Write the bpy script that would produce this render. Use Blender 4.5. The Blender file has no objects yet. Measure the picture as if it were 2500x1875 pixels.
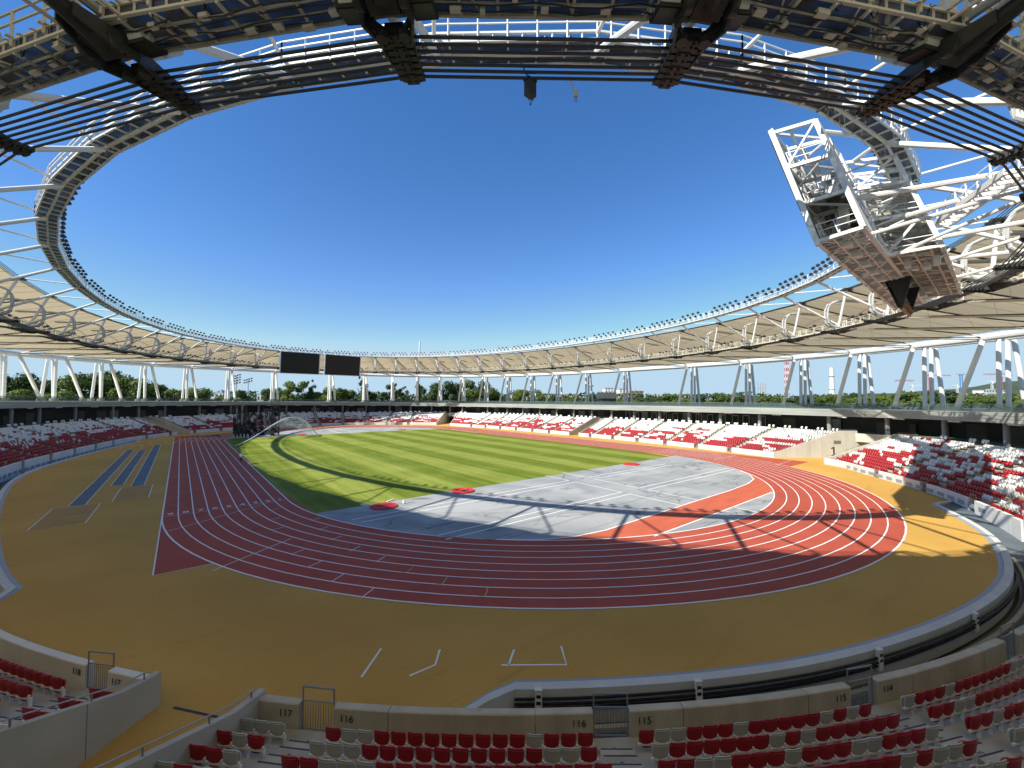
import bpy, math, random
import numpy as np
from mathutils import Vector
random.seed(7); RNG = np.random.default_rng(7)
SC = bpy.context.scene
COL = SC.collection
R = math.radians
PI = math.pi

# ------------------------------------------------------------------ camera, world, sun, exposure
CAM = np.array([-46.4252, -53.2060, 11.6857])
YAW, PITCH, ROLL, FPX = 0.68745, 0.039978, 0.0034945, 985.45
cam = bpy.data.cameras.new('camera'); camo = bpy.data.objects.new('camera', cam); COL.objects.link(camo)
cam.sensor_fit = 'HORIZONTAL'; cam.sensor_width = 36; cam.lens = 36 * FPX / 2500
cam.clip_start = 0.1; cam.clip_end = 12000
def cam_axes():
    cy, sy = math.cos(YAW), math.sin(YAW); cp, sp = math.cos(PITCH), math.sin(PITCH)
    f = np.array([sy*cp, cy*cp, sp]); r = np.array([cy, -sy, 0.]); u = np.cross(r, f)
    cr, sr = math.cos(ROLL), math.sin(ROLL)
    return r*cr+u*sr, u*cr-r*sr, f
CR, CU, CF = cam_axes()
from mathutils import Matrix
camo.matrix_world = Matrix(((CR[0], CU[0], -CF[0], CAM[0]), (CR[1], CU[1], -CF[1], CAM[1]), (CR[2], CU[2], -CF[2], CAM[2]), (0, 0, 0, 1)))
SC.camera = camo
def project(p):
    d = np.asarray(p, float) - CAM; z = d @ CF
    return np.stack([1250 + FPX*(d @ CR)/z, 937.5 - FPX*(d @ CU)/z, z], -1)
def in_view(p, m=60):
    q = project(p); return (q[..., 2] > .5) & (q[..., 0] > -m) & (q[..., 0] < 2500+m) & (q[..., 1] > -m) & (q[..., 1] < 1875+m)
def bearing(px, depth):                       # plan point seen at picture column px at a given depth
    x = (px-1250)/FPX
    return CAM[0] + depth*(CF[0]+x*CR[0]), CAM[1] + depth*(CF[1]+x*CR[1])

SUN = np.array([-32., 2., 31.7]); SUN /= np.linalg.norm(SUN)
SUN_EL = math.asin(SUN[2]); SUN_AZ = math.atan2(SUN[0], SUN[1])
W = bpy.data.worlds.new('World'); SC.world = W; W.use_nodes = True
nt = W.node_tree; bg = nt.nodes['Background']
sky = nt.nodes.new('ShaderNodeTexSky'); sky.sky_type = 'NISHITA'; sky.sun_disc = False
sky.sun_elevation = SUN_EL; sky.sun_rotation = SUN_AZ
sky.air_density = 1.0; sky.dust_density = 0.0; sky.ozone_density = 4.0; sky.altitude = 0
hs = nt.nodes.new('ShaderNodeHueSaturation'); hs.inputs['Saturation'].default_value = 1.25
nt.links.new(sky.outputs[0], hs.inputs['Color']); cap = nt.nodes.new('ShaderNodeMix'); cap.data_type = 'RGBA'; cap.blend_type = 'DARKEN'; cap.inputs[0].default_value = 1; cap.inputs[7].default_value = (2.75, 3.85, 4.75, 1)   # pale blue horizon instead of a clipped one
tint = nt.nodes.new('ShaderNodeMix'); tint.data_type = 'RGBA'; tint.blend_type = 'MULTIPLY'; tint.inputs[0].default_value = 1; tint.inputs[7].default_value = (1.18, .96, 1.0, 1)   # white balance of the sky
nt.links.new(hs.outputs[0], tint.inputs[6]); nt.links.new(tint.outputs[2], cap.inputs[6]); nt.links.new(cap.outputs[2], bg.inputs[0]); bg.inputs[1].default_value = 0.12
sl = bpy.data.lights.new('sun', 'SUN'); slo = bpy.data.objects.new('sun', sl); COL.objects.link(slo)
sl.energy = 5.0; sl.angle = R(0.5); sl.color = (1, .95, .86)
slo.rotation_euler = Vector(SUN).to_track_quat('Z', 'Y').to_euler()
SC.view_settings.view_transform = 'Standard'; SC.view_settings.look = 'None'
SC.view_settings.exposure = 0.62; SC.view_settings.gamma = 1

# ------------------------------------------------------------------ materials
MATS = {}
def mat(name, col, rough=.7, noise=0., nscale=1., metal=0., bump=0., bscale=40., col2=None, spec=.4, stretch=None):
    m = bpy.data.materials.new(name); m.use_nodes = True; t = m.node_tree
    b = t.nodes['Principled BSDF']; b.inputs['Roughness'].default_value = rough; b.inputs['Metallic'].default_value = metal
    b.inputs['Specular IOR Level'].default_value = spec
    b.inputs['Base Color'].default_value = (*col, 1)
    tc = t.nodes.new('ShaderNodeTexCoord'); src = tc.outputs['Object']
    if stretch:
        mp = t.nodes.new('ShaderNodeMapping'); mp.inputs['Scale'].default_value = stretch; t.links.new(src, mp.inputs[0]); src = mp.outputs[0]
    if noise or col2:
        n = t.nodes.new('ShaderNodeTexNoise'); n.inputs['Scale'].default_value = nscale; n.inputs['Detail'].default_value = 6; n.inputs['Roughness'].default_value = .62
        t.links.new(src, n.inputs['Vector'])
        r = t.nodes.new('ShaderNodeValToRGB'); r.color_ramp.elements[0].position = .3; r.color_ramp.elements[1].position = .7
        c2 = col2 or tuple(min(1, c*(1+noise)) for c in col); c1 = col if col2 else tuple(c*(1-noise) for c in col)
        r.color_ramp.elements[0].color = (*c1, 1); r.color_ramp.elements[1].color = (*c2, 1)
        t.links.new(n.outputs[0], r.inputs[0]); t.links.new(r.outputs[0], b.inputs['Base Color'])
    if bump:
        n2 = t.nodes.new('ShaderNodeTexNoise'); n2.inputs['Scale'].default_value = bscale; n2.inputs['Detail'].default_value = 3
        t.links.new(src, n2.inputs['Vector']); bp = t.nodes.new('ShaderNodeBump'); bp.inputs['Strength'].default_value = bump; bp.inputs['Distance'].default_value = .02
        t.links.new(n2.outputs[0], bp.inputs['Height']); t.links.new(bp.outputs[0], b.inputs['Normal'])
    MATS[name] = m
    return m
def apron_mat():                               # sprayed rubber: speckle, faint lap seams, scuffs and stains
    m = mat('orange_field', (.5, .28, .06), .88, bump=.3, bscale=45); t = m.node_tree; b = t.nodes['Principled BSDF']; tc = t.nodes.new('ShaderNodeTexCoord')
    def N(sc, d, st=(1, 1, 1), dist=0., rz=0.):
        mp = t.nodes.new('ShaderNodeMapping'); mp.inputs['Scale'].default_value = st; mp.inputs['Rotation'].default_value = (0, 0, rz); t.links.new(tc.outputs['Object'], mp.inputs[0])
        n = t.nodes.new('ShaderNodeTexNoise'); n.inputs['Scale'].default_value = sc; n.inputs['Detail'].default_value = d; n.inputs['Distortion'].default_value = dist; t.links.new(mp.outputs[0], n.inputs['Vector']); return n.outputs[0]
    def rg(f, a0, a1, b0=0., b1=1.):
        n = t.nodes.new('ShaderNodeMapRange'); n.inputs[1].default_value = a0; n.inputs[2].default_value = a1; n.inputs[3].default_value = b0; n.inputs[4].default_value = b1; t.links.new(f, n.inputs[0]); return n.outputs[0]
    def mx(f, p, q, bt='MIX'):
        n = t.nodes.new('ShaderNodeMix'); n.data_type = 'RGBA'; n.blend_type = bt
        if isinstance(f, float): n.inputs[0].default_value = f
        else: t.links.new(f, n.inputs[0])
        for i, v in ((6, p), (7, q)):
            if isinstance(v, tuple): n.inputs[i].default_value = (*v, 1)
            else: t.links.new(v, n.inputs[i])
        return n.outputs[2]
    c = mx(rg(N(.11, 5), .35, .65), (.43, .245, .042), (.53, .305, .060))
    c = mx(rg(N(.45, 4, (.25, 1.6, 1), .4, .7), .56, .70, 0, .30), c, (.36, .185, .035))
    c = mx(rg(N(.06, 3), .52, .66, 0, .45), c, (.46, .225, .036))
    c = mx(rg(N(7., 6), .3, .7, 0, .35), c, (.60, .36, .09))
    c = mx(rg(N(.9, 2, (.05, 1, 1), .2, -.4), .66, .70, 0, .22), c, (.25, .14, .035))
    c = mx(rg(N(1.6, 5, (1, 1, 1), 1.2), .66, .74, 0, .30), c, (.28, .17, .05))
    t.links.new(c, b.inputs['Base Color'])
apron_mat()
mat('track_red', (.34, .058, .030), .8, 0, .35, bump=.25, bscale=35, col2=(.41, .078, .042))
mat('track_path', (.42, .085, .038), .8, 0, .5, bump=.25, bscale=35, col2=(.52, .12, .055), stretch=(.4, 2, 1))
mat('line_white', (.78, .78, .74), .7)
mat('line_yellow', (.6, .4, .08), .7)
mat('pit_cover', (.40, .235, .07), .85, .2, .9, stretch=(.3, 2, 1))
mat('runway_blue', (.075, .125, .17), .7, .25, .35)
mat('concrete', (.31, .29, .235), .85, 0, .7, bump=.3, bscale=12, col2=(.45, .425, .345))
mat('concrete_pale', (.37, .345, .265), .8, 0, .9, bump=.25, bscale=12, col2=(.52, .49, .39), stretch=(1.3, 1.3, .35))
mat('concrete_grey', (.27, .275, .265), .85, .18, .35, bump=.3, bscale=8)
mat('concrete_joint', (.20, .20, .185), .9)
mat('concrete_light', (.45, .44, .38), .85, 0, .6, bump=.25, bscale=10, col2=(.56, .55, .48), stretch=(1, 1, .4))
mat('concrete_wall', (.43, .43, .375), .85, .10, .5, bump=.25, bscale=10)
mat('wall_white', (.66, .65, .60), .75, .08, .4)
mat('panel_blue', (.25, .31, .36), .5)
mat('kerb', (.52, .53, .50), .8, .10, .6)
mat('ditch', (.10, .125, .14), .85, .25, .25)
mat('steel_white', (.76, .76, .72), .45, .05, .4)
mat('steel_cream', (.66, .62, .50), .5, .08, .6)
mat('steel_hoop', (.46, .47, .45), .45)
mat('steel_dark', (.035, .034, .03), .45, .3, 2.)
mat('cable', (.018, .018, .02), .4)
mat('black', (.012, .012, .014), .5)
mat('screen', (.008, .008, .010), .35)
mat('speaker', (.028, .027, .020), .8)
mat('grey_metal', (.32, .33, .33), .4, metal=.6)
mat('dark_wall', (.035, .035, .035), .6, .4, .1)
mat('dark_panel', (.11, .105, .10), .6, .3, .3)
mat('rib_brown', (.42, .27, .17), .7, .2, .5)
mat('deck_grey', (.30, .30, .29), .85, .12, .3)
mat('fascia', (.34, .36, .325), .8, .2, .25, stretch=(.3, .3, 3))
mat('stripe_blue', (.035, .05, .10), .7)
mat('text_dark', (.03, .032, .036), .7)
mat('seat_red', (.36, .012, .018), .42, spec=.5)
mat('seat_white', (.76, .76, .73), .45, spec=.5)
mat('seat_grey_and_shaded', (.44, .45, .40), .45, spec=.5)  # true grey seats, plus off-white ones with shade put into the colour
mat('circle_red', (.50, .035, .03), .6, .15, 1.2)
mat('net', (.012, .012, .016), .8)
mat('trunk', (.10, .075, .05), .9)
mat('brick_far', (.34, .20, .13), .8, .1, .1)
mat('white_far', (.66, .66, .65), .7, .05, .05)
mat('grey_far', (.36, .38, .40), .7, .08, .05)
mat('window_far', (.06, .08, .10), .25)
mat('crane_red', (.50, .06, .06), .5)
mat('tank_blue', (.06, .20, .42), .5)
mat('cloth_white', (.75, .75, .74), .8)
mat('cloth_dark', (.05, .04, .05), .8)
mat('skin', (.42, .25, .17), .6)
mat('hair', (.03, .02, .015), .7)
mat('hill_green', (.045, .07, .03), .9, .35, .012)
mat('outer_ground', (.11, .13, .07), .95, .4, .02)

def glass_mat():
    m = bpy.data.materials.new('balustrade_glass'); m.use_nodes = True; t = m.node_tree; b = t.nodes['Principled BSDF']
    b.inputs['Base Color'].default_value = (.12, .17, .17, 1); b.inputs['Roughness'].default_value = .08
    tr = t.nodes.new('ShaderNodeBsdfTransparent'); tr.inputs[0].default_value = (.62, .74, .72, 1)
    mx = t.nodes.new('ShaderNodeMixShader'); mx.inputs[0].default_value = .42
    t.links.new(tr.outputs[0], mx.inputs[1]); t.links.new(b.outputs[0], mx.inputs[2]); t.links.new(mx.outputs[0], t.nodes['Material Output'].inputs[0])
    MATS['balustrade_glass'] = m
glass_mat()
def membrane_mat():
    m = bpy.data.materials.new('membrane'); m.use_nodes = True; t = m.node_tree
    t.nodes.remove(t.nodes['Principled BSDF'])
    d = t.nodes.new('ShaderNodeBsdfDiffuse'); d.inputs[0].default_value = (.50, .44, .33, 1)
    tl = t.nodes.new('ShaderNodeBsdfTranslucent'); tl.inputs[0].default_value = (.56, .46, .29, 1)
    mx = t.nodes.new('ShaderNodeMixShader'); mx.inputs[0].default_value = .46
    t.links.new(d.outputs[0], mx.inputs[1]); t.links.new(tl.outputs[0], mx.inputs[2]); t.links.new(mx.outputs[0], t.nodes['Material Output'].inputs[0])
    MATS['membrane'] = m
membrane_mat()
def holes_mat(name, col, frac, scale, sub=None):        # woven or perforated sheet: part solid, part clear
    m = bpy.data.materials.new(name); m.use_nodes = True; t = m.node_tree; b = t.nodes['Principled BSDF']
    b.inputs['Base Color'].default_value = (*col, 1); b.inputs['Roughness'].default_value = .7
    tr = t.nodes.new('ShaderNodeBsdfTransparent'); mx = t.nodes.new('ShaderNodeMixShader')
    tc = t.nodes.new('ShaderNodeTexCoord'); n = t.nodes.new('ShaderNodeTexNoise'); n.inputs['Scale'].default_value = scale
    n.inputs['Detail'].default_value = 2
    r = t.nodes.new('ShaderNodeValToRGB'); r.color_ramp.elements[0].position = max(0, frac-.12); r.color_ramp.elements[1].position = min(1, frac+.12)
    t.links.new(tc.outputs['Object'], n.inputs['Vector']); t.links.new(n.outputs[0], r.inputs[0]); t.links.new(r.outputs[0], mx.inputs[0])
    t.links.new(tr.outputs[0], mx.inputs[1]); t.links.new(b.outputs[0], mx.inputs[2]); t.links.new(mx.outputs[0], t.nodes['Material Output'].inputs[0])
    MATS[name] = m
def mesh_floor_mat(name, col, solid, spread=.14):          # fine steel mesh: too fine to resolve, partly see-through
    m = bpy.data.materials.new(name); m.use_nodes = True; t = m.node_tree; b = t.nodes['Principled BSDF']
    b.inputs['Base Color'].default_value = (*col, 1); b.inputs['Roughness'].default_value = .6
    tr = t.nodes.new('ShaderNodeBsdfTransparent'); mx = t.nodes.new('ShaderNodeMixShader')
    tc = t.nodes.new('ShaderNodeTexCoord'); n = t.nodes.new('ShaderNodeTexNoise'); n.inputs['Scale'].default_value = 1.1; n.inputs['Detail'].default_value = 3
    r = t.nodes.new('ShaderNodeMapRange'); r.inputs[1].default_value = .3; r.inputs[2].default_value = .7; r.inputs[3].default_value = solid-spread; r.inputs[4].default_value = min(1, solid+spread)
    t.links.new(tc.outputs['Object'], n.inputs['Vector']); t.links.new(n.outputs[0], r.inputs[0]); t.links.new(r.outputs[0], mx.inputs[0])
    t.links.new(tr.outputs[0], mx.inputs[1]); t.links.new(b.outputs[0], mx.inputs[2]); t.links.new(mx.outputs[0], t.nodes['Material Output'].inputs[0])
    MATS[name] = m
mesh_floor_mat('grating', (.05, .05, .045), .96, .05)
mesh_floor_mat('grating_pale', (.5, .5, .47), .55)
holes_mat('netting', (.015, .015, .02), .43, .8)
def water_mat():
    m = bpy.data.materials.new('water_spray'); m.use_nodes = True; t = m.node_tree; b = t.nodes['Principled BSDF']
    b.inputs['Base Color'].default_value = (.85, .88, .9, 1); b.inputs['Roughness'].default_value = .5
    tr = t.nodes.new('ShaderNodeBsdfTransparent'); mx = t.nodes.new('ShaderNodeMixShader')
    tc = t.nodes.new('ShaderNodeTexCoord'); n = t.nodes.new('ShaderNodeTexNoise'); n.inputs['Scale'].default_value = .6
    r = t.nodes.new('ShaderNodeMapRange'); r.inputs[1].default_value = .35; r.inputs[2].default_value = .8; r.inputs[3].default_value = .04; r.inputs[4].default_value = .32
    t.links.new(tc.outputs['Object'], n.inputs['Vector']); t.links.new(n.outputs[0], r.inputs[0]); t.links.new(r.outputs[0], mx.inputs[0])
    t.links.new(tr.outputs[0], mx.inputs[1]); t.links.new(b.outputs[0], mx.inputs[2]); t.links.new(mx.outputs[0], t.nodes['Material Output'].inputs[0])
    MATS['water_spray'] = m
water_mat()
mat('water_jet', (.85, .88, .9), .4)
def grass_mat():
    m = mat('grass', (.1, .15, .01), .9); t = m.node_tree; b = t.nodes['Principled BSDF']; b.inputs['Specular IOR Level'].default_value = .2
    tc = t.nodes.new('ShaderNodeTexCoord'); sp = t.nodes.new('ShaderNodeSeparateXYZ'); t.links.new(tc.outputs['Object'], sp.inputs[0])
    def mth(op, a, c=None, d=None):
        n = t.nodes.new('ShaderNodeMath'); n.operation = op
        for i, v in enumerate((a, c, d)):
            if v is None: continue
            if isinstance(v, (int, float)): n.inputs[i].default_value = v
            else: t.links.new(v, n.inputs[i])
        return n.outputs[0]
    nz = t.nodes.new('ShaderNodeTexNoise'); nz.inputs['Scale'].default_value = .25; nz.inputs['Detail'].default_value = 5
    mp = t.nodes.new('ShaderNodeMapping'); mp.inputs['Scale'].default_value = (1, .12, 1); t.links.new(tc.outputs['Object'], mp.inputs[0]); t.links.new(mp.outputs[0], nz.inputs['Vector'])
    wob = mth('MULTIPLY_ADD', nz.outputs[0], 1.0, sp.outputs[0])
    def band(w, off, sharp):
        s = mth('SINE', mth('MULTIPLY', mth('ADD', wob, off), 2*PI/w))
        return mth('MULTIPLY_ADD', mth('MINIMUM', mth('MAXIMUM', mth('MULTIPLY', s, sharp), -1), 1), .5, .5)
    b1 = band(9.6, 1.3, 2.5); b2 = band(2.13, .4, 1.2)
    cross = mth('MULTIPLY_ADD', mth('SINE', mth('MULTIPLY', sp.outputs[1], 2*PI/11.)), .5, .5)
    f = mth('ADD', mth('MULTIPLY', b1, .55), mth('ADD', mth('MULTIPLY', b2, .16), mth('MULTIPLY', cross, .08)))
    n3 = t.nodes.new('ShaderNodeTexNoise'); n3.inputs['Scale'].default_value = 1.6; n3.inputs['Detail'].default_value = 8; t.links.new(tc.outputs['Object'], n3.inputs['Vector'])
    n5 = t.nodes.new('ShaderNodeTexNoise'); n5.inputs['Scale'].default_value = .14; n5.inputs['Detail'].default_value = 4; t.links.new(tc.outputs['Object'], n5.inputs['Vector'])
    n6 = t.nodes.new('ShaderNodeTexNoise'); n6.inputs['Scale'].default_value = 1.; n6.inputs['Detail'].default_value = 6
    mp6 = t.nodes.new('ShaderNodeMapping'); mp6.inputs['Scale'].default_value = (3., .10, 1); t.links.new(tc.outputs['Object'], mp6.inputs[0]); t.links.new(mp6.outputs[0], n6.inputs['Vector'])
    f = mth('ADD', f, mth('MULTIPLY', mth('SUBTRACT', n5.outputs[0], .5), .9)); f = mth('ADD', f, mth('MULTIPLY', mth('SUBTRACT', n6.outputs[0], .5), .9))
    f = mth('ADD', f, mth('MULTIPLY', mth('SUBTRACT', n3.outputs[0], .5), .7))
    r = t.nodes.new('ShaderNodeValToRGB'); r.color_ramp.elements[0].color = (.100, .140, .005, 1); r.color_ramp.elements[1].color = (.255, .285, .050, 1)
    t.links.new(f, r.inputs[0]); t.links.new(r.outputs[0], b.inputs['Base Color'])
    n4 = t.nodes.new('ShaderNodeTexNoise'); n4.inputs['Scale'].default_value = 25; t.links.new(tc.outputs['Object'], n4.inputs['Vector'])
    bp = t.nodes.new('ShaderNodeBump'); bp.inputs['Strength'].default_value = .6; bp.inputs['Distance'].default_value = .03
    t.links.new(n4.outputs[0], bp.inputs['Height']); t.links.new(bp.outputs[0], b.inputs['Normal'])
grass_mat()
def infield_mat():
    m = mat('infield_grey', (.27, .28, .275), .8); t = m.node_tree; b = t.nodes['Principled BSDF']
    tc = t.nodes.new('ShaderNodeTexCoord')
    def noise(s, d, sc=(1, 1, 1)):
        mp = t.nodes.new('ShaderNodeMapping'); mp.inputs['Scale'].default_value = sc; t.links.new(tc.outputs['Object'], mp.inputs[0])
        n = t.nodes.new('ShaderNodeTexNoise'); n.inputs['Scale'].default_value = s; n.inputs['Detail'].default_value = d; n.inputs['Distortion'].default_value = .6
        t.links.new(mp.outputs[0], n.inputs['Vector']); return n.outputs[0]
    def mth(op, a, c):
        n = t.nodes.new('ShaderNodeMath'); n.operation = op
        for i, v in enumerate((a, c)):
            if isinstance(v, (int, float)): n.inputs[i].default_value = v
            else: t.links.new(v, n.inputs[i])
        return n.outputs[0]
    def mix(fac, a, c):
        n = t.nodes.new('ShaderNodeMix'); n.data_type = 'RGBA'; t.links.new(fac, n.inputs[0])
        for i, v in ((6, a), (7, c)):
            if isinstance(v, tuple): n.inputs[i].default_value = (*v, 1)
            else: t.links.new(v, n.inputs[i])
        return n.outputs[2]
    def ramp(f, a, c):
        n = t.nodes.new('ShaderNodeMapRange'); n.inputs[1].default_value = a; n.inputs[2].default_value = c; t.links.new(f, n.inputs[0]); return n.outputs[0]
    base = mix(ramp(noise(.16, 5), .35, .65), (.235, .25, .25), (.36, .365, .345))
    crack = ramp(mth('ABSOLUTE', mth('SUBTRACT', noise(.13, 4, (.6, 1.6, 1)), .5), 0.), .012, .003)
    mask = ramp(noise(.09, 2), .42, .52)
    c2 = mix(mth('MULTIPLY', mth('MULTIPLY', crack, mask), .75), base, (.10, .105, .10))
    streak = ramp(noise(.5, 3, (.12, 2.2, 1)), .60, .68)
    c3 = mix(mth('MULTIPLY', streak, .5), c2, (.16, .165, .16))
    t.links.new(c3, b.inputs['Base Color'])
infield_mat()
def leaf_mat(name, c1, c2):
    m = mat(name, c1, .7); t = m.node_tree; b = t.nodes['Principled BSDF']; b.inputs['Specular IOR Level'].default_value = .25
    tc = t.nodes.new('ShaderNodeTexCoord'); n = t.nodes.new('ShaderNodeTexNoise'); n.inputs['Scale'].default_value = 1.4; n.inputs['Detail'].default_value = 4
    t.links.new(tc.outputs['Object'], n.inputs['Vector']); r = t.nodes.new('ShaderNodeValToRGB'); r.color_ramp.elements[0].position = .35; r.color_ramp.elements[1].position = .65
    r.color_ramp.elements[0].color = (*c1, 1); r.color_ramp.elements[1].color = (*c2, 1)
    t.links.new(n.outputs[0], r.inputs[0]); t.links.new(r.outputs[0], b.inputs['Base Color'])
    tl = t.nodes.new('ShaderNodeBsdfTranslucent'); t.links.new(r.outputs[0], tl.inputs[0]); mx = t.nodes.new('ShaderNodeMixShader'); mx.inputs[0].default_value = .25
    t.links.new(b.outputs[0], mx.inputs[1]); t.links.new(tl.outputs[0], mx.inputs[2]); t.links.new(mx.outputs[0], t.nodes['Material Output'].inputs[0])
leaf_mat('leaf_mid', (.07, .105, .022), (.13, .18, .042))
leaf_mat('leaf_dark', (.040, .070, .020), (.078, .115, .035))
leaf_mat('leaf_light', (.11, .15, .025), (.18, .23, .05))

# ------------------------------------------------------------------ mesh helpers
def V3(*a): return np.array(a, float)
def unit(v):
    n = np.linalg.norm(v); return v/n if n > 1e-9 else v
class MB:
    def __init__(s): s.v = []; s.f = []; s.m = []
    def add(s, vs, fs, mi=0):
        o = len(s.v); s.v.extend([tuple(map(float, p)) for p in vs]); s.f.extend([tuple(o+i for i in f) for f in fs]); s.m.extend([mi]*len(fs)); return s
    def box(s, c, hx, hy, hz, mi=0):        # hx, hy, hz: half-axis vectors
        c = np.asarray(c, float); hx, hy, hz = (np.asarray(h, float) for h in (hx, hy, hz))
        vs = [c+a*hx+b*hy+d*hz for d in (-1, 1) for b in (-1, 1) for a in (-1, 1)]
        return s.add(vs, [(0, 2, 3, 1), (4, 5, 7, 6), (0, 1, 5, 4), (2, 6, 7, 3), (0, 4, 6, 2), (1, 3, 7, 5)], mi)
    def abox(s, x0, y0, z0, x1, y1, z1, mi=0):
        return s.box(((x0+x1)/2, (y0+y1)/2, (z0+z1)/2), ((x1-x0)/2, 0, 0), (0, (y1-y0)/2, 0), (0, 0, (z1-z0)/2), mi)
    def beam(s, p, q, w, h, mi=0, up=(0, 0, 1)):
        p = np.asarray(p, float); q = np.asarray(q, float); d = q-p; L = np.linalg.norm(d)
        if L < 1e-6: return s
        d /= L; up = np.asarray(up, float)
        if abs(d @ up) > .98: up = V3(1, 0, 0)
        sd = unit(np.cross(d, up)); u = np.cross(sd, d)
        return s.box((p+q)/2, d*L/2, sd*w/2, u*h/2, mi)
    def tube(s, p, q, r, n=8, mi=0, r2=None, cap=True):
        p = np.asarray(p, float); q = np.asarray(q, float); d = unit(q-p); r2 = r if r2 is None else r2
        a = unit(np.cross(d, V3(0, 0, 1) if abs(d[2]) < .95 else V3(1, 0, 0))); b = np.cross(d, a)
        vs = [p+r*(math.cos(2*PI*i/n)*a+math.sin(2*PI*i/n)*b) for i in range(n)] + [q+r2*(math.cos(2*PI*i/n)*a+math.sin(2*PI*i/n)*b) for i in range(n)]
        fs = [(i, (i+1) % n, n+(i+1) % n, n+i) for i in range(n)]
        if cap: fs += [tuple(range(n-1, -1, -1)), tuple(range(n, 2*n))]
        return s.add(vs, fs, mi)
    def path(s, pts, r, n=6, mi=0, closed=False):
        pts = [np.asarray(p, float) for p in pts]; m = len(pts); vs = []
        for i in range(m):
            a = pts[i-1] if (i or closed) else pts[0]; b = pts[(i+1) % m] if (i < m-1 or closed) else pts[-1]
            d = unit(b-a); x = unit(np.cross(d, V3(0, 0, 1) if abs(d[2]) < .9 else V3(1, 0, 0))); y = np.cross(d, x)
            rr = r[i] if hasattr(r, '__len__') else r
            vs += [pts[i]+rr*(math.cos(2*PI*j/n)*x+math.sin(2*PI*j/n)*y) for j in range(n)]
        fs = []
        for i in range(m if closed else m-1):
            o = i*n; q = ((i+1) % m)*n
            fs += [(o+j, o+(j+1) % n, q+(j+1) % n, q+j) for j in range(n)]
        if not closed: fs += [tuple(range(n-1, -1, -1)), tuple(range((m-1)*n, m*n))]
        return s.add(vs, fs, mi)
    def sweep(s, prof_at, m, closed=True, mi=0):   # prof_at(i) -> list of 3-D profile points, bridged i -> i+1
        P = [prof_at(i) for i in range(m)]; k = len(P[0]); vs = [p for pr in P for p in pr]; fs = []
        for i in range(m if closed else m-1):
            o = i*k; q = ((i+1) % m)*k
            fs += [(o+j, q+j, q+(j+1) % k, o+(j+1) % k) for j in range(k)]
        if not closed: fs += [tuple(range(k)), tuple(range(m*k-1, (m-1)*k-1, -1))]
        return s.add(vs, fs, mi)
    def cyl(s, c, r, z0, z1, n=12, mi=0): return s.tube((c[0], c[1], z0), (c[0], c[1], z1), r, n, mi)
    def mesh(s, name, mats):
        me = bpy.data.meshes.new(name); me.from_pydata(s.v, [], s.f)
        for mm in (mats if isinstance(mats, (list, tuple)) else [mats]): me.materials.append(MATS[mm] if isinstance(mm, str) else mm)
        if any(s.m): me.polygons.foreach_set('material_index', s.m)
        me.update(); return me
def link(name, me, parent=None, loc=None, rotz=None):
    o = bpy.data.objects.new(name, me); COL.objects.link(o)
    if parent: o.parent = parent
    if loc is not None: o.location = tuple(map(float, loc))
    if rotz is not None: o.rotation_euler = (0, 0, rotz)
    return o
def build(name, mb, mats, parent=None, loc=None, rotz=None, smooth=False):
    me = mb.mesh(name, mats)
    if smooth: me.polygons.foreach_set('use_smooth', [True]*len(me.polygons))
    return link(name, me, parent, loc, rotz)
def tag(o, label, cat, group=None):
    o['label'] = label; o['category'] = cat
    if group: o['group'] = group
    return o
def thing(name, label, cat, loc=(0, 0, 0), rotz=0, group=None):
    o = bpy.data.objects.new(name, None); COL.objects.link(o); o.location = tuple(map(float, loc)); o.rotation_euler = (0, 0, rotz); o.empty_display_size = .2
    return tag(o, label, cat, group)
def struct(o): o['kind'] = 'structure'; return o
def stuff(o): o['kind'] = 'stuff'; return o
def copy_tree(o, parent=None):
    kids = list(o.children); c = o.copy(); COL.objects.link(c)
    if parent: c.parent = parent
    for ch in kids: copy_tree(ch, c)
    return c
def text(body, size, matname, parent, loc, rx, rz, name='lettering', align='CENTER'):
    cu = bpy.data.curves.new(name, 'FONT'); cu.body = body; cu.size = size; cu.extrude = .004; cu.align_x = align; cu.align_y = 'CENTER'
    tmp = bpy.data.objects.new(name, cu); COL.objects.link(tmp); me = bpy.data.meshes.new_from_object(tmp); me.materials.clear(); me.materials.append(MATS[matname])
    bpy.data.objects.remove(tmp); o = bpy.data.objects.new(name, me); COL.objects.link(o); o.parent = parent
    o.location = tuple(map(float, loc)); o.rotation_euler = (rx, 0, rz); return o
def poly(name, pts, z, m):
    me = bpy.data.meshes.new(name); me.from_pydata([(p[0], p[1], z) for p in pts], [], [tuple(range(len(pts)))])
    me.materials.append(MATS[m]); me.update()
    if me.polygons[0].normal.z < 0: me.flip_normals()
    return struct(link(name, me))
def strip(mb, pts, w, z, mi=0, closed=False):
    pts = [V3(p[0], p[1]) for p in pts]; m = len(pts); vs = []
    for i in range(m):
        a = pts[i-1] if (i or closed) else pts[0]; b = pts[(i+1) % m] if (i < m-1 or closed) else pts[-1]
        d = unit(b-a); n = V3(-d[1], d[0])*w/2; vs += [(*(pts[i]+n), z), (*(pts[i]-n), z)]
    fs = [(2*i, 2*i+1, 2*((i+1) % m)+1, 2*((i+1) % m)) for i in range(m if closed else m-1)]
    mb.add(vs, fs, mi)
ORD = lambda n: {1: 'first', 2: 'second', 3: 'third', 4: 'fourth', 5: 'fifth', 6: 'sixth', 7: 'seventh', 8: 'eighth', 9: 'ninth', 10: 'tenth', 11: 'eleventh', 12: 'twelfth'}.get(n, f"{n}{'th' if 10 <= n % 100 <= 20 else {1: 'st', 2: 'nd', 3: 'rd'}.get(n % 10, 'th')}")

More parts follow.
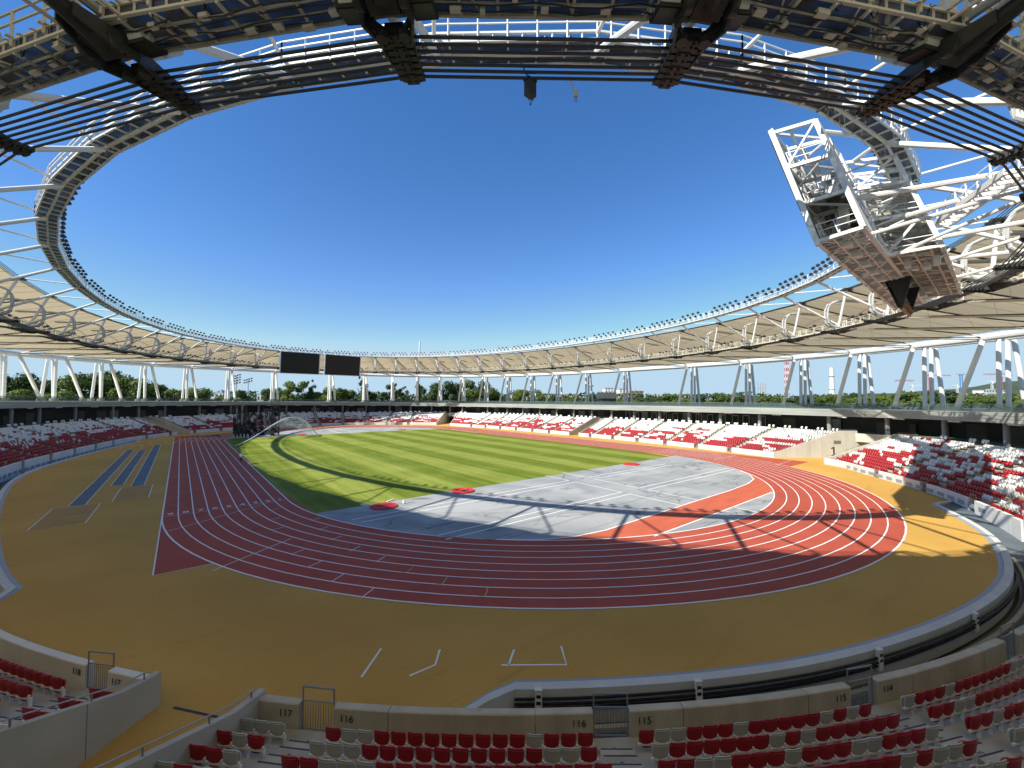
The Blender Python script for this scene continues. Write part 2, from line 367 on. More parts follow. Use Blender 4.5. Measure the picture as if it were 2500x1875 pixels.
# ------------------------------------------------------------------ plan of the stadium
YC = 42.195
def arc(r, a0, a1, n, cy=0.):                 # angles measured from -y towards -x (near bend)
    return [(-r*math.sin(R(a)), cy-r*math.cos(R(a))) for a in np.linspace(a0, a1, n)]
half = [(0, -55.6), (-8, -55.1), (-17.2, -52.85), (-26.2, -49.3), (-34.6, -44.2), (-42., -37.9), (-48.2, -30.4), (-53.6, -21.5), (-58.5, -9), (-64.4, 18), (-67.2, YC)]
halfr = [(9., -54.6), (18, -51.6), (27.5, -47.0), (38., -39.4), (46.3, -32.3), (49., -21.5), (52.2, -4), (54.1, 12), (54.5, 26), (54.5, YC)]
ctrl = half + [(x, 2*YC-y) for x, y in half[-2::-1]] + [(x, 2*YC-y) for x, y in halfr[:-1]] + [halfr[-1]] + halfr[-2::-1]
ctrl = np.array(ctrl)                         # clockwise from the near end, over the left side
def catmull(P, per=24):
    out = []; n = len(P)
    for i in range(n):
        a, b, c, d = P[i-1], P[i], P[(i+1) % n], P[(i+2) % n]
        for t in np.linspace(0, 1, per, endpoint=False):
            out.append(.5*((2*b)+(-a+c)*t+(2*a-5*b+4*c-d)*t*t+(-a+3*b-3*c+d)*t**3))
    return np.array(out)
WP = catmull(ctrl); WN_ = len(WP)
seg = np.linalg.norm(np.roll(WP, -1, 0)-WP, axis=1); WS = np.concatenate([[0], np.cumsum(seg)]); WL = WS[-1]
tan_ = np.roll(WP, -3, 0)-np.roll(WP, 3, 0); tan_ /= np.linalg.norm(tan_, axis=1)[:, None]
WNRM = np.stack([-tan_[:, 1], tan_[:, 0]], 1)
if ((WP[0]+WNRM[0]*5)[1] > WP[0][1]): WNRM = -WNRM
for _x, _y in ((-45.2, -34), (47.6, -27), (-45.2, 2*YC+34), (47.6, 2*YC+27)):      # the stands are cut square to the corner tunnels
    _i = int(np.argmin((WP[:, 0]-_x)**2+(WP[:, 1]-_y)**2)); _ds = np.abs(WS[:-1]-WS[_i]); _ds = np.minimum(_ds, WL-_ds); _w = np.clip(1-(_ds-5)/16, 0, 1); _w = (_w*_w*(3-2*_w))[:, None]
    WNRM = WNRM*(1-_w)+np.array([.73*np.sign(_x), .68*(-1 if _y < YC else 1)])*_w
WNRM = WNRM/np.linalg.norm(WNRM, axis=1)[:, None]
def wp(s, d=0.):
    s = np.asarray(s, float) % WL
    x = np.interp(s, WS, np.append(WP[:, 0], WP[0, 0])); y = np.interp(s, WS, np.append(WP[:, 1], WP[0, 1]))
    nx = np.interp(s, WS, np.append(WNRM[:, 0], WNRM[0, 0])); ny = np.interp(s, WS, np.append(WNRM[:, 1], WNRM[0, 1])); l = np.hypot(nx, ny)
    return np.stack([x+nx/l*d, y+ny/l*d], -1)
def wn(s):
    a = wp(s); b = wp(s, 1.); return b-a
def s_of(x, y): return WS[np.argmin((WP[:, 0]-x)**2+(WP[:, 1]-y)**2)]
def s_ang(a): return s_of(-60*math.sin(R(a)), -60*math.cos(R(a)))
def srange(s0, s1, step=1.2):
    if s1 < s0: s1 += WL
    return np.linspace(s0, s1, max(2, int((s1-s0)/step)+1))
def deck_z(p): return 10.45-.0072*p[..., 0]

# ring nodes
NB = 48
TK = (np.arange(NB)+.5)*2*PI/NB+.011
def oval(t, a, b, n):
    s, c = np.sin(t), np.cos(t)
    return np.stack([a*np.sign(s)*np.abs(s)**(2/n), YC+b*np.sign(c)*np.abs(c)**(2/n)], -1)
def oval_n(t, a, b, n):
    e = 1e-3; d = oval(t+e, a, b, n)-oval(t-e, a, b, n); nn = np.stack([-d[..., 1], d[..., 0]], -1)
    nn = nn/np.linalg.norm(nn, axis=-1)[..., None]
    p = oval(t, a, b, n)-np.array([0, YC]); sg = np.sign((nn*p).sum(-1)); return nn*sg[..., None]
LP, LN, LZ = oval(TK, 68., 97., 2.1), oval_n(TK, 68., 97., 2.1), 24.4
TP, TN, TZ = oval(TK, 68.2, 100., 2.2), oval_n(TK, 68.2, 100., 2.2), 31.9
UP, UN, UZ = oval(TK, 60.5, 89.9, 2.1), oval_n(TK, 60.5, 89.9, 2.1), 31.6
_f = np.cos(TK) > 0; UP[_f] = oval(TK[_f], 60.5, 95.0, 2.12); UN[_f] = oval_n(TK[_f], 60.5, 95.0, 2.12)
CP, CN, CZ = oval(TK, 106., 127., 2.6), oval_n(TK, 106., 127., 2.6), 25.2
NEAR_L = np.array([(-53.1, -21.5), (-46.5, -31.05), (-39.72, -38.78), (-31.83, -45.05), (-23.43, -49.8), (-13.36, -53.42)])   # measured clamp ends over the camera
_k = [int(np.argmin(np.hypot(*(LP-p).T))) for p in NEAR_L]
assert len(set(_k)) == 6, _k
LP[_k] = NEAR_L
def O(P, N, k, d, z):
    k %= NB; return V3(P[k, 0]+N[k, 0]*d, P[k, 1]+N[k, 1]*d, z)
def B(P, N, k, u, d, z): return O(P, N, k, d, z)*(1-u)+O(P, N, k+1, d, z)*u

# ------------------------------------------------------------------ ground, field, track
poly_ground = poly('ground', [(5000*math.cos(a), 5000*math.sin(a)) for a in np.linspace(0, 2*PI, 48, endpoint=False)], -1.6, 'outer_ground')
S_ND0, S_ND1 = s_ang(-26)-WL, s_ang(44.3)                     # ditch in front of the near stand
S_LD0 = s_of(-55.2, -18.3); S_LD1 = s_of(-55.9, 2*YC+16.5)    # ditch in front of the left stand
V_W = [(s_of(-43.95, -35.7), s_of(-46.7, -32.3)), (s_of(-46.7, 2*YC+32.3), s_of(-43.6, 2*YC+36.1)),
       (s_of(46.8, 2*YC+31.6), s_of(49, 2*YC+22.5)), (s_of(54.5, 39.7), s_of(54.5, 35.1)), (s_of(49, -22.5), s_of(46.8, -31.6))]
def inside(s, a, b): return (s-a) % WL < (b-a) % WL
def field_d(s):
    for a, b in ((S_ND0, S_ND1), (S_LD0, S_LD1)):
        if inside(s, a, b):
            e = min((s-a) % WL, (b-s) % WL); return -2.72*min(1, e/2.8)
    return .02
fs = np.arange(0, WL, .8)
poly('track_surround', [wp(s, field_d(s)) for s in fs], 0, 'orange_field')
# red track: two straights with start chutes and two bends
L84 = 84.39; RO = 47.48; RI = 36.5
NEAR = lambda r, a0=90, a1=-90, n=64: arc(r, a0, a1, n)
FARA = lambda r, a0=-90, a1=90, n=64: [(x, L84-y) for x, y in arc(r, a0, a1, n)]
me_t = MB()
def band(r0, r1, z):
    o = NEAR(r1)+FARA(r1); i = NEAR(r0)+FARA(r0); n = len(o)
    me_t.add([(*p, z) for p in o]+[(*p, z) for p in i], [(j, n+j, n+(j+1) % n, (j+1) % n) for j in range(n)])
band(35.4, RO, .004)
th = MB(); 
tr = struct(build('track', me_t, 'track_red'))
if tr.data.polygons[0].normal.z < 0: tr.data.flip_normals()
poly('track_chute', [(-RO, 0), (-RO, -17.1), (-44.2, -17.25)] + arc(RO-.05, 68.6, 89, 14), .0045, 'track_red')
poly('track_chute', [(-RO, L84), (-RO, L84+26), (-36.4, L84+26), (-36.4, L84+18)] + [(x, L84-y) for x, y in arc(RO-.05, 50, 89, 14)], .0045, 'track_red')
poly('track_chute', [(RO, 0), (RO+.0, -29.), (38.0, -28.6)] + arc(RO-.05, -53, -89, 14), .0045, 'track_red')
poly('grass', [(-35.4, -8.0), (-36.2, 4), (-36.2, L84-4), (-35.2, 92.8), (34.6, 92.8), (35.4, 84), (35.4, 0), (33., -8.5)], .010, 'grass')
poly('infield_area', [(-35.5, -8.0)] + arc(36.35, 77.5, -76.8, 60) + [(33., -8.5)], .007, 'infield_grey')
poly('infield_area', [(34.6, 92.8)] + [(x, L84-y) for x, y in arc(36.35, -76.8, 77.5, 60)] + [(-35.2, 92.8)], .007, 'infield_grey')
# steeplechase path across the near infield
up_ = [(-29., -22.2), (-26., -25.5), (-22.8, -28.2), (-20., -29.5), (-16.5, -30.1), (-9, -30.1), (1, -30.1), (9, -30.2), (16, -29.9), (20.3, -29.1), (23.6, -27.3), (26.5, -24.8)]
lo_ = arc(36.6, 52, 24, 20) + [(-13.5, -33.9), (-5, -33.9), (5, -33.9), (11.8, -33.9), (13., -34.1)] + arc(36.6, -21, -47, 16)
poly('steeplechase_path', up_ + lo_[::-1], .014, 'track_path')

mk = MB(); zl = .020
for i in range(10):
    r = RI+1.22*i - (0.05 if i == 0 else 0); w = .10 if i not in (0, 9) else .13
    strip(mk, NEAR(r)+FARA(r), w, zl, closed=True)
strip(mk, [(-RO-.02, 0), (-RO-.02, -17.15), (-44.2, -17.25)], .09, zl+.003)
for i in range(1, 10): strip(mk, [(-RI-1.22*i, L84), (-RI-1.22*i, L84+24)], .07, zl+.003)
for i in range(1, 9): strip(mk, [(RI+1.22*i, 0), (RI+1.22*i, -18+.6*i)], .06, zl+.003)
def ray_seg(x, y, r0, r1):
    a = math.atan2(x, -y); return [(r0*math.sin(a), -r0*math.cos(a)), (r1*math.sin(a), -r1*math.cos(a))]
strip(mk, [(-47.4, 0), (-36.5, .0)], .06, zl+.003)
strip(mk, [(-47.2, -6.2), (-39.1, -.7)], .07, zl+.004)
strip(mk, [(-42.8, -17.6), (-38.9, -14.9)], .08, zl+.004); strip(mk, [(-44.4, -18.7), (-42.8, -17.6)], .08, zl+.004)
strip(mk, [(-47.4, 25.8), (-36.5, 26.2)], .05, zl+.003)
strip(mk, [(35.9, -16.3), (46.3, -16.4)], .08, zl+.003); strip(mk, [(37.7, -26.5), (46.7, -26.3)], .08, zl+.003)
sg = [(-38.6, -18.3, -39.7, -18.8), (-38.2, -21.6, -39.2, -22.1), (-37.6, -24.8, -38.6, -25.5), (-36.8, -28.1, -37.8, -28.8), (-38.8, -11.1, -39.8, -11.4), (-38.5, -7.5, -39.6, -7.7),
      (-37.9, -3.8, -39.0, -3.9), (-35.4, -10.1, -36.4, -10.4), (-35.6, -13.5, -36.6, -13.9), (-35.4, -16.9, -36.5, -17.3), (-35.0, -20.3, -36.0, -20.9), (-34.3, -23.6, -35.2, -24.2)]
for a in sg: strip(mk, [a[:2], a[2:]], .07, zl+.003)
for (x, y) in ((-33.8, -23.2), (-34.2, -20.2)): pass
struct(build('lane_markings', mk, 'line_white'))
mk = MB()
for a in [(-33.5, -26.7, -34.3, -27.2), (-32.5, -29.6, -33.3, -30.3), (-31.3, -32.5, -32.1, -33.3)]:
    strip(mk, [a[:2], a[2:], (a[2]-.25, a[3]+.25)], .07, zl+.004)
struct(build('lane_markings', mk, 'line_yellow'))
mk = MB()
for y in (-12.65, -14.0):
    strip(mk, [(-33.2 if y == -12.65 else -32.8, y), (-2.35, y)], .15, zl); strip(mk, [(2.0, y), (23, y-.6)], .15, zl)
for y in (-21.9, -23.2):
    strip(mk, [(-28.9, y), (-2.4, y)], .15, zl); strip(mk, [(1.5, y), (27.3, y-.5)], .15, zl)
for x in (-2.4, 1.5):
    for y0, y1 in ((-7.6, -12.65), (-14., -21.9), (-23.2, -30.1), (-33.9, -36.4)):
        strip(mk, [(x+(y0+14)*.03, y0), (x+(y1+14)*.03, y1)], .15, zl)
strip(mk, up_, .16, zl); strip(mk, [(-14.5, -33.75), (-4.6, -33.9), (12.6, -34.)], .16, zl)
for x0, y0, x1, y1 in ((-2.1, 113.3, -3., 93.), (2.4, 119.8, 1.2, 93.), (12.7, 94.8, 25.8, 114.4), (48.4-12, 93., 36, 67)):
    strip(mk, [(x0, y0), (x1, y1)], .2, zl)
for pts in ([(-38.8, -34.3), (-40.2, -35.7)], [(-36.7, -36.1), (-37.4, -36.95), (-38.6, -36.9)], [(-34., -38.3), (-34.9, -39.)], [(-35.15, -38.8), (-32.9, -40.6), (-32.1, -39.5)]):
    strip(mk, pts, .10, .012)
# jump runways and pits on the left
for x0, x1, y0, y1 in ((-55.5, -54.2, 11.5, 73.8), (-53.3, -52.1, 23.3, 70.9), (-51.2, -49.9, 21.1, 83.0)):
    for x in (x0, x1): strip(mk, [(x, y0-.1), (x, y1)], .07, .016)
for x0, x1, y0, y1 in ((-56.55, -53., 1.9, 11.1), (-52.1, -49., 11.6, 20.65)):
    strip(mk, [(x0, y0), (x1, y0), (x1, y1), (x0, y1)], .08, .020, closed=True)
for x0, x1, y in ((-57, -53.4, 75.5), (-52.2, -49, 85)):
    strip(mk, [(x0, y), (x0, y+9)], .07, .016); strip(mk, [(x1, y), (x1, y+9)], .07, .016)
struct(build('field_markings', mk, 'line_white'))
for x0, x1, y0, y1 in ((-55.5, -54.2, 11.5, 73.8), (-53.3, -52.1, 23.3, 70.9), (-51.2, -49.9, 21.1, 83.0)):
    poly('runway', [(x0, y0), (x1, y0), (x1, y1), (x0, y1)], .008, 'runway_blue')
for (x0, x1, y0, y1), lab in zip(((-56.55, -53., 1.9, 11.1), (-52.1, -49., 11.6, 20.65)), ('long jump pit with brown boarded cover at the end of the outer runway', 'long jump pit with brown cover near the red sprint lanes')):
    p = MB()
    for i in range(5):
        w = (x1-x0)/5; p.abox(x0+i*w+.02, y0+.03, .0, x0+(i+1)*w-.02, y1-.03, .012+.004*(i % 2))
    tag(build('sand_pit_cover', p, 'pit_cover'), lab, 'pit cover')
numr = thing('lane_numbers', 'row of white lane numbers painted across the start of the sprint lanes', 'lane numbers', (0, 0, .03))
for i in range(9):
    text(str(9-i), 1.15, 'line_white', numr, (-46.87+1.22*i, .75, 0), 0, 0, 'numeral')

# kerb and ditch in front of the near and left stands
for s0, s1, nm in ((S_ND0, S_ND1, 'near'), (S_LD0, S_LD1, 'left')):
    ss = srange(s0, s1, 1.0); n = len(ss); k = MB(); fl = MB(); ed = MB()
    def ramp_z(s):
        if nm == 'near':
            f = min(1, max(0, ((s-s0) % WL-1)/20)); return -.05-1.15*f
        return -1.2
    dk = [-2.72*min(1, (i+.15)*(ss[1]-ss[0])/2.8, (n-1-i+.15)*(ss[1]-ss[0])/2.8) for i in range(n)]
    def kp(i):
        d = dk[i]; z = ramp_z(ss[i])
        a = wp(ss[i], d-.02); b = wp(ss[i], d+.40)
        return [V3(*a, .001), V3(*a, .10), V3(*b, .10), V3(*b, z-.1)]
    k.sweep(kp, n, False); struct(build('kerb', k, 'kerb'))
    ed.sweep(lambda i: [V3(*wp(ss[i], dk[i]-.30), .006), V3(*wp(ss[i], dk[i]-.01), .006), V3(*wp(ss[i], dk[i]-.01), .002), V3(*wp(ss[i], dk[i]-.30), .002)], n, False)
    struct(build('drain_strip', ed, 'panel_blue'))
    vs = []; 
    for i in range(n):
        z = ramp_z(ss[i]); vs += [(*wp(ss[i], dk[i]+.6), z), (*wp(ss[i], .3), z)]
    fl.add(vs, [(2*i, 2*i+2, 2*i+3, 2*i+1) for i in range(n-1)]); struct(build('ditch_floor', fl, 'ditch'))
    if nm == 'near':
        rl = MB()
        for dd, zz in ((.52, -.20), (.55, -.38), (.52, -.56)):
            rl.path([V3(*wp(ss[i], dk[i]+dd), zz) for i in range(26, n-3)], .055, 5)
        tag(build('cable_rail', rl, 'black'), 'three black cable pipes along the ditch side of the pale kerb', 'pipe')
        led = MB(); led.sweep(lambda i: [V3(*wp(ss[i+18], dk[i+18]+.86), -1.18), V3(*wp(ss[i+18], dk[i+18]+.86), -.98), V3(*wp(ss[i+18], dk[i+18]+1.06), -.98), V3(*wp(ss[i+18], dk[i+18]+1.06), -1.18)], n-22, False)
        struct(build('ditch_ledge', led, 'concrete'))
        bx = None
        for q, (px, py, lab) in enumerate(((1324, 1695, 'white power box on the ditch kerb below the wall number 116'), (1712, 1670, 'white power box on the ditch kerb below the wall between the 115 gates'), (2127, 1595, 'white power box on the ditch kerb above the wall number 114'), (2378, 1500, 'white power box on the curving ditch kerb farthest from the numbered gates'))):
            best = min(range(n), key=lambda i: np.hypot(*(project(V3(*wp(ss[i], dk[i]+.5), 0))[:2]-np.array([px, py]))))
            s = ss[best]; nn = wn(s); p = wp(s, dk[best]+.52)
            if bx is None:
                bx = thing('power_box', lab, 'power box', (0, 0, 0), 0, 'power boxes along the ditch kerb')
                m_ = MB(); m_.abox(-.14, -.09, -.75, .14, .09, .17); m_.abox(-.16, -.11, .17, .16, .11, .20); build('box_body', m_, 'wall_white', bx)
                for zz in (-.05, -.3): m_ = MB(); m_.abox(-.09, .09, zz-.06, .09, .105, zz+.06); build('socket_cover', m_, 'black', bx)
                o = bx
            else: o = copy_tree(bx)
            o['label'] = lab; o.location = (p[0], p[1], 0); o.rotation_euler = (0, 0, math.atan2(nn[1], nn[0])-PI/2)

# ------------------------------------------------------------------ stands
NROW, TR, RISE, D0, Z0 = 15, .94, .34, 1.35, .25
DT = D0+(NROW-1)*TR; ZT = Z0+(NROW-1)*RISE
row_d = lambda k: 1.02+TR*k
row_z = lambda k: Z0+RISE*k
def zs(d): return Z0+min(ZT-Z0-.35, max(0, (d-.9))*RISE/TR)
aisle = [s_ang(a) for a in (68, 58, 48, 38, 28, 18, 8, -2, -12, -22, -32, -42)]
aisle += [s_of(-60*math.sin(R(a)), 2*YC+60*math.cos(R(a))) for a in (68, 58, 48, 38, 28, 18, 8, -2, -12, -22, -32, -42)]
aisle += [s_of(54, y) for y in (-14, -5, 4, 13, 22, 30.5, 49, 58, 67, 76, 85, 94)]
aisle += [s_of(-66, y) for y in (-8, 2, 12, 22, 32, 42.2, 52.4, 62.4, 72.4, 82.4, 92.4)]
aisle = sorted(set(round(a % WL, 3) for a in aisle))
A118, A117, A116, A115, A114 = s_ang(58), s_ang(48), s_ang(38), s_ang(28), s_ang(18)
sections = []
vs_ = sorted(V_W)
for i in range(len(vs_)): sections.append((vs_[i][1], vs_[(i+1) % len(vs_)][0] + (WL if i == len(vs_)-1 else 0)))
mid_of = lambda a, b: wp((a+b)/2)
sec_label = {}
def sec_name(a, b):
    x, y = mid_of(a, b)
    if y < -40: return 'stepped concrete stand with numbered wall panels and gates at the ditch', 'near'
    if x < -50: return 'shaded seating stand beside the jump runways and sprint lanes', 'left'
    if y > 100: return 'seating stand on the far bend below the twin screens', 'far'
    if y < 36: return 'sunlit seating stand along the straight ending at the tunnel marked 1', 'right'
    return 'sunlit seating stand along the straight between the two plain tunnels', 'rightfar'
px_right = lambda p: p[0] > -8          # sunlit part keeps off-white seats; elsewhere shade is painted into them as grey
SEATS = []        # x, y, z, facing angle, k, colour, block name, index
def hash2(i, j): return (math.sin(i*127.1+j*311.7)*43758.5453) % 1
def vnoise(x, j):
    i = math.floor(x); f = x-i; f = f*f*(3-2*f); return hash2(i, j)*(1-f)+hash2(i+1, j)*f
gate0 = None; NG = 0
gate_labels = {round(A118 % WL, 3): 'barred metal gate between the wall numbers 118 and 117', round(A117 % WL, 3): 'barred metal gate between the wall numbers 117 and 116',
               round(A116 % WL, 3): 'barred metal gate between the wall numbers 116 and 115', round(A115 % WL, 3): 'barred metal gate between the wall numbers 115 and 114'}
wall_nums = {round(A118 % WL, 3): ('118', '117'), round(A117 % WL, 3): ('117', '116'), round(A116 % WL, 3): ('116', '115'), round(A115 % WL, 3): ('115', '114')}
GATES = []
stands = {}
for (a, b) in sections:
    lab, key = sec_name(a, b)
    st = thing('grandstand', lab, 'grandstand'); stands[key] = st
    ss = srange(a, b, 1.1); n = len(ss); m = MB()
    def tp(i):
        s = ss[i]; pr = [(.3, -1.2), (.3, Z0)]
        for k in range(NROW):
            pr += [(D0+TR*k-1e-4, row_z(k))] if k < NROW-1 else []
            if k < NROW-1: pr += [(D0+TR*k, row_z(k+1))]
        pr += [(DT+9, ZT), (DT+9, -1.2)]
        return [V3(*wp(s, d), z) for d, z in pr]
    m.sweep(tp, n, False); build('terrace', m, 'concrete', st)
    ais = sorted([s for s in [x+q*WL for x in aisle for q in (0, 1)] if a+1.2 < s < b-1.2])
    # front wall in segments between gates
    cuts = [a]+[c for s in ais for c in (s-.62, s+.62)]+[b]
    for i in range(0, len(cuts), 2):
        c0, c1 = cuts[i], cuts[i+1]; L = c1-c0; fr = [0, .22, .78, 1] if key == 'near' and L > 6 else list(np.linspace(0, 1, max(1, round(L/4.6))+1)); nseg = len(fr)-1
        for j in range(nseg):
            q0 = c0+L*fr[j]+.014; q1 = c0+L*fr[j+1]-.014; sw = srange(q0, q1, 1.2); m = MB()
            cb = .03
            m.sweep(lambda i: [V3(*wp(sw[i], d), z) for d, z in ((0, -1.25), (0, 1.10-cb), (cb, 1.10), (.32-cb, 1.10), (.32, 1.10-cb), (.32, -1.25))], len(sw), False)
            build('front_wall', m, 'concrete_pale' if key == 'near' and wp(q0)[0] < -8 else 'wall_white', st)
    for s in ais:
        w = row = MB(); t = wn(s); tg = V3(-t[1], t[0], 0); p0 = wp(s)
        def P(d, z, q=0.): return V3(p0[0]+t[0]*d+tg[0]*q, p0[1]+t[1]*d+tg[1]*q, z)
        for k in range(NROW-1):
            d1 = D0+TR*k; z = row_z(k)
            w.box(P(d1-.22, z+RISE*.25), (*t*.22, 0), tg*.56, (0, 0, RISE*.25), 0)
            for dd, zz in ((d1-.40, z+RISE*.5+.004), (d1+.05, z+RISE+.004)):
                w.box(P(dd, zz), (*t*.024, 0), tg*.52, (0, 0, .003), 1)
        build('aisle_stairs', w, ['concrete_pale', 'stripe_blue'], st)
        GATES.append((s, key, st))
        kk = round(s % WL, 3)
        if kk in wall_nums:
            for q, nn_ in zip((1, -1), wall_nums[kk]):       # numbers on the seat side of the wall
                pt = wp(s+q*1.12, .345); t2 = wp(s+q*1.12+.3)-wp(s+q*1.12-.3); t2 = np.array([-t2[1], t2[0]]); t2 = t2*np.sign(t2 @ wn(s))
                text(nn_, .34, 'text_dark', st, (*pt, .78), R(90), math.atan2(t2[1], t2[0])+PI/2, 'block_number')
            for k in range(4):
                d = D0+TR*k-.62; rz = math.atan2(t[1], t[0])+PI/2
                text('ABCDE'[k], .30, 'text_dark', st, P(d+.06, row_z(k)+.006), 0, rz, 'row_letter')
                for q, tx in ((.42, '06-08' if kk == round(A117 % WL, 3) else '01-16'), (-.42, '01-10')):
                    text(tx, .13, 'text_dark', st, P(d+.1, row_z(k)+.006, q), 0, rz, 'seat_numbers')
    # seats
    edges = [a]+ais+[b]
    for i in range(len(edges)-1):
        e0, e1 = edges[i], edges[i+1]
        for k in range(NROW):
            if k == NROW-1: continue
            d = row_d(k); pad0 = .12 if i == 0 else .60; pad1 = .12 if i == len(edges)-2 else .62
            sa = np.linspace(e0, e1, 60); pp = wp(sa, d); cl = np.concatenate([[0], np.cumsum(np.linalg.norm(np.diff(pp, axis=0), axis=1))])
            L = cl[-1]-pad0-pad1; cnt = int(L/.545)
            if cnt < 1: continue
            off = pad0+(L-cnt*.545)/2+.27
            for j in range(cnt):
                s = np.interp(off+j*.545, cl, sa); p = wp(s, d); t = wn(s)
                g = vnoise(s/2.3, k*.9+3)+.55*vnoise(s/6.1, math.floor(k/2)+17)
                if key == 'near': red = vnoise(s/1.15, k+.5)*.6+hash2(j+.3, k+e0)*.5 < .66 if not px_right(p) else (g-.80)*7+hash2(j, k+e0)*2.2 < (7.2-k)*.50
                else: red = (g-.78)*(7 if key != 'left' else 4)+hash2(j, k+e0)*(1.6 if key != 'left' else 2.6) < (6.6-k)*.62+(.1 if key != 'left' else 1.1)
                c = 'seat_red' if red else ('seat_grey_and_shaded' if hash2(j+.7, k*3+e1) < (.16 if key != 'near' or px_right(p) else 1.1) else 'seat_white')  # off-white seats in the near stand's shade take the darker grey
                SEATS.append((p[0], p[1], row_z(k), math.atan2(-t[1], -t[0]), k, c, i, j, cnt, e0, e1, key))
    # loose seats on the concourse edge
    s = a+1
    while s < b-1:
        p = wp(s, DT+.9); t = wn(s)
        if hash2(s, 5) < .8:
            for q in (0, .56): 
                p = wp(s+q, DT+.9); SEATS.append((p[0], p[1], ZT+.12, math.atan2(-t[1], -t[0]), 99, 'seat_white', 0, 0, 9, a, b, key))
        s += 2.1

def gate_proto(lab):
    g = thing('gate', lab, 'gate', (0, 0, 0), 0, 'gates in the front wall of the stands')
    m = MB()
    for x in (-.58, .58): m.tube((x, 0, .1), (x, 0, 1.62), .028, 6)
    m.tube((-.58, 0, 1.62), (.58, 0, 1.62), .034, 6); m.tube((-.58, 0, .22), (.58, 0, .22), .022, 6); m.tube((-.58, 0, 1.16), (.58, 0, 1.16), .022, 6); build('frame', m, 'grey_metal', g)
    m = MB()
    for i in range(11): x = -.48+.096*i; m.tube((x, 0, .22), (x, 0, 1.16), .013, 5)
    build('bars', m, 'grey_metal', g); return g
order = {}
for s, key, st in GATES:
    p = wp(s, .16); t = wn(s)
    if not in_view(V3(*p, .8), 40): continue
    kk = round(s % WL, 3); order[key] = order.get(key, 0)+1
    where = {'near': 'in the nearest stand wall, {} one past the 114 gate', 'left': 'in the shaded stand wall, {} along from the near tunnel',
             'far': 'in the far bend wall, {} along from the hammer cage tunnel', 'rightfar': 'in the sunlit straight wall, {} along from the far bend tunnel', 'right': 'in the sunlit straight wall, {} along from the middle tunnel'}[key]
    lab = gate_labels.get(kk) or 'metal gate '+where.format(ORD(order[key]))
    g = gate_proto(lab) if gate0 is None else copy_tree(gate0)
    gate0 = gate0 or g
    g['label'] = lab; g.location = (*p, 0); g.rotation_euler = (0, 0, math.atan2(t[1], t[0])-PI/2)
# vent panels on the wall of the left stand and of the bend by the tunnel marked 1
vp = MB(); vp.abox(-.62, -.03, -.22, .62, .03, .22); vpm = vp.mesh('vent_panel', 'panel_blue')
for s in list(srange(S_LD0+2, S_LD1-2, 2.0)) : 
    p = wp(s, -.012); t = wn(s)
    if in_view(V3(*p, 0), 20): link('vent_panel', vpm, stands['left'], (*p, -.35), math.atan2(t[1], t[0])-PI/2)
for s in srange(s_ang(-49)-WL, s_ang(-20)-WL, 2.0):
    p = wp(s, -.012); t = wn(s); link('vent_panel', vpm, stands['near'], (*p, .42), math.atan2(t[1], t[0])-PI/2)

# seats: the nearest ones are objects, the rest one mass
def seat_proto(c):
    o = thing('stadium_seat', 'x', 'seat', (0, 0, 0), 0, 'seats of the nearest stand')
    def sheet(prof, w0, w1, crv, th, nx=6):            # prof: (y, z, w) ; the seat faces +x, width along y
        m = MB(); rows = len(prof); vs = []
        for sd in (0, 1):
            for (x, z, w) in prof:
                for i in range(nx+1):
                    u = i/nx*2-1; vs.append((x+crv*u*u - (th if sd else 0), u*w/2, z))
        c_ = nx+1; f = []
        for r in range(rows-1):
            for i in range(nx):
                f.append((r*c_+i, r*c_+i+1, (r+1)*c_+i+1, (r+1)*c_+i)); o2 = rows*c_; f.append((o2+r*c_+i+1, o2+r*c_+i, o2+(r+1)*c_+i, o2+(r+1)*c_+i+1))
        o2 = rows*c_
        for r in range(rows-1): f.append((r*c_, (r+1)*c_, o2+(r+1)*c_, o2+r*c_)); f.append((r*c_+nx, o2+r*c_+nx, o2+(r+1)*c_+nx, (r+1)*c_+nx))
        for i in range(nx): f.append((i, o2+i, o2+i+1, i+1)); q = (rows-1)*c_; f.append((q+i, q+i+1, o2+q+i+1, o2+q+i))
        m.add(vs, f); return m
    back = [(.045, .20, .20), (.02, .225, .28), (.0, .30, .31), (-.004, .385, .32), (-.008, .41, .42), (-.015, .44, .465), (-.03, .60, .475), (-.05, .755, .475), (-.055, .80, .46), (-.06, .822, .42)]
    bo = build('backrest', sheet(back, 0, 0, .022, .028), c, o, smooth=False)
    rim = MB(); rim.path([(-.105+.022*u*u*4-.0, u*.46, .775) for u in np.linspace(-.5, .5, 5)], .008, 5); build('rim', rim, c, bo)
    pan = [(.10, .24, .26), (.13, .27, .36), (.16, .40, .39), (.18, .52, .39), (.19, .58, .36), (.195, .61, .28)]
    build('seat_pan', sheet(pan, 0, 0, -.03, .035), c, o)
    br = MB(); br.abox(-.03, -.2725, .30, .035, .2725, .365); br.box((.045, -.255, .16), (.055, 0, 0), (0, .02, 0), (0, 0, .16)); br.box((.0, -.255, .40), (.03, 0, 0), (0, .03, 0), (0, 0, .05))
    build('bracket', br, 'steel_white', o)
    return o
arr = np.array([(q[0], q[1], q[2]+.5) for q in SEATS]); vis = in_view(arr, 60); dist = np.linalg.norm(arr-CAM, axis=1)
idx = [i for i in np.argsort(dist) if vis[i]]
near_ids = idx[:300]; nearset = set(near_ids); restids = [i for i in idx[300:]]
aname = {round(A118 % WL, 3): '118 and 117', round(A117 % WL, 3): '117 and 116', round(A116 % WL, 3): '116 and 115', round(A115 % WL, 3): '115 and 114'}
CN_ = {'seat_red': 'red', 'seat_white': 'off-white', 'seat_grey_and_shaded': 'shade-grey'}
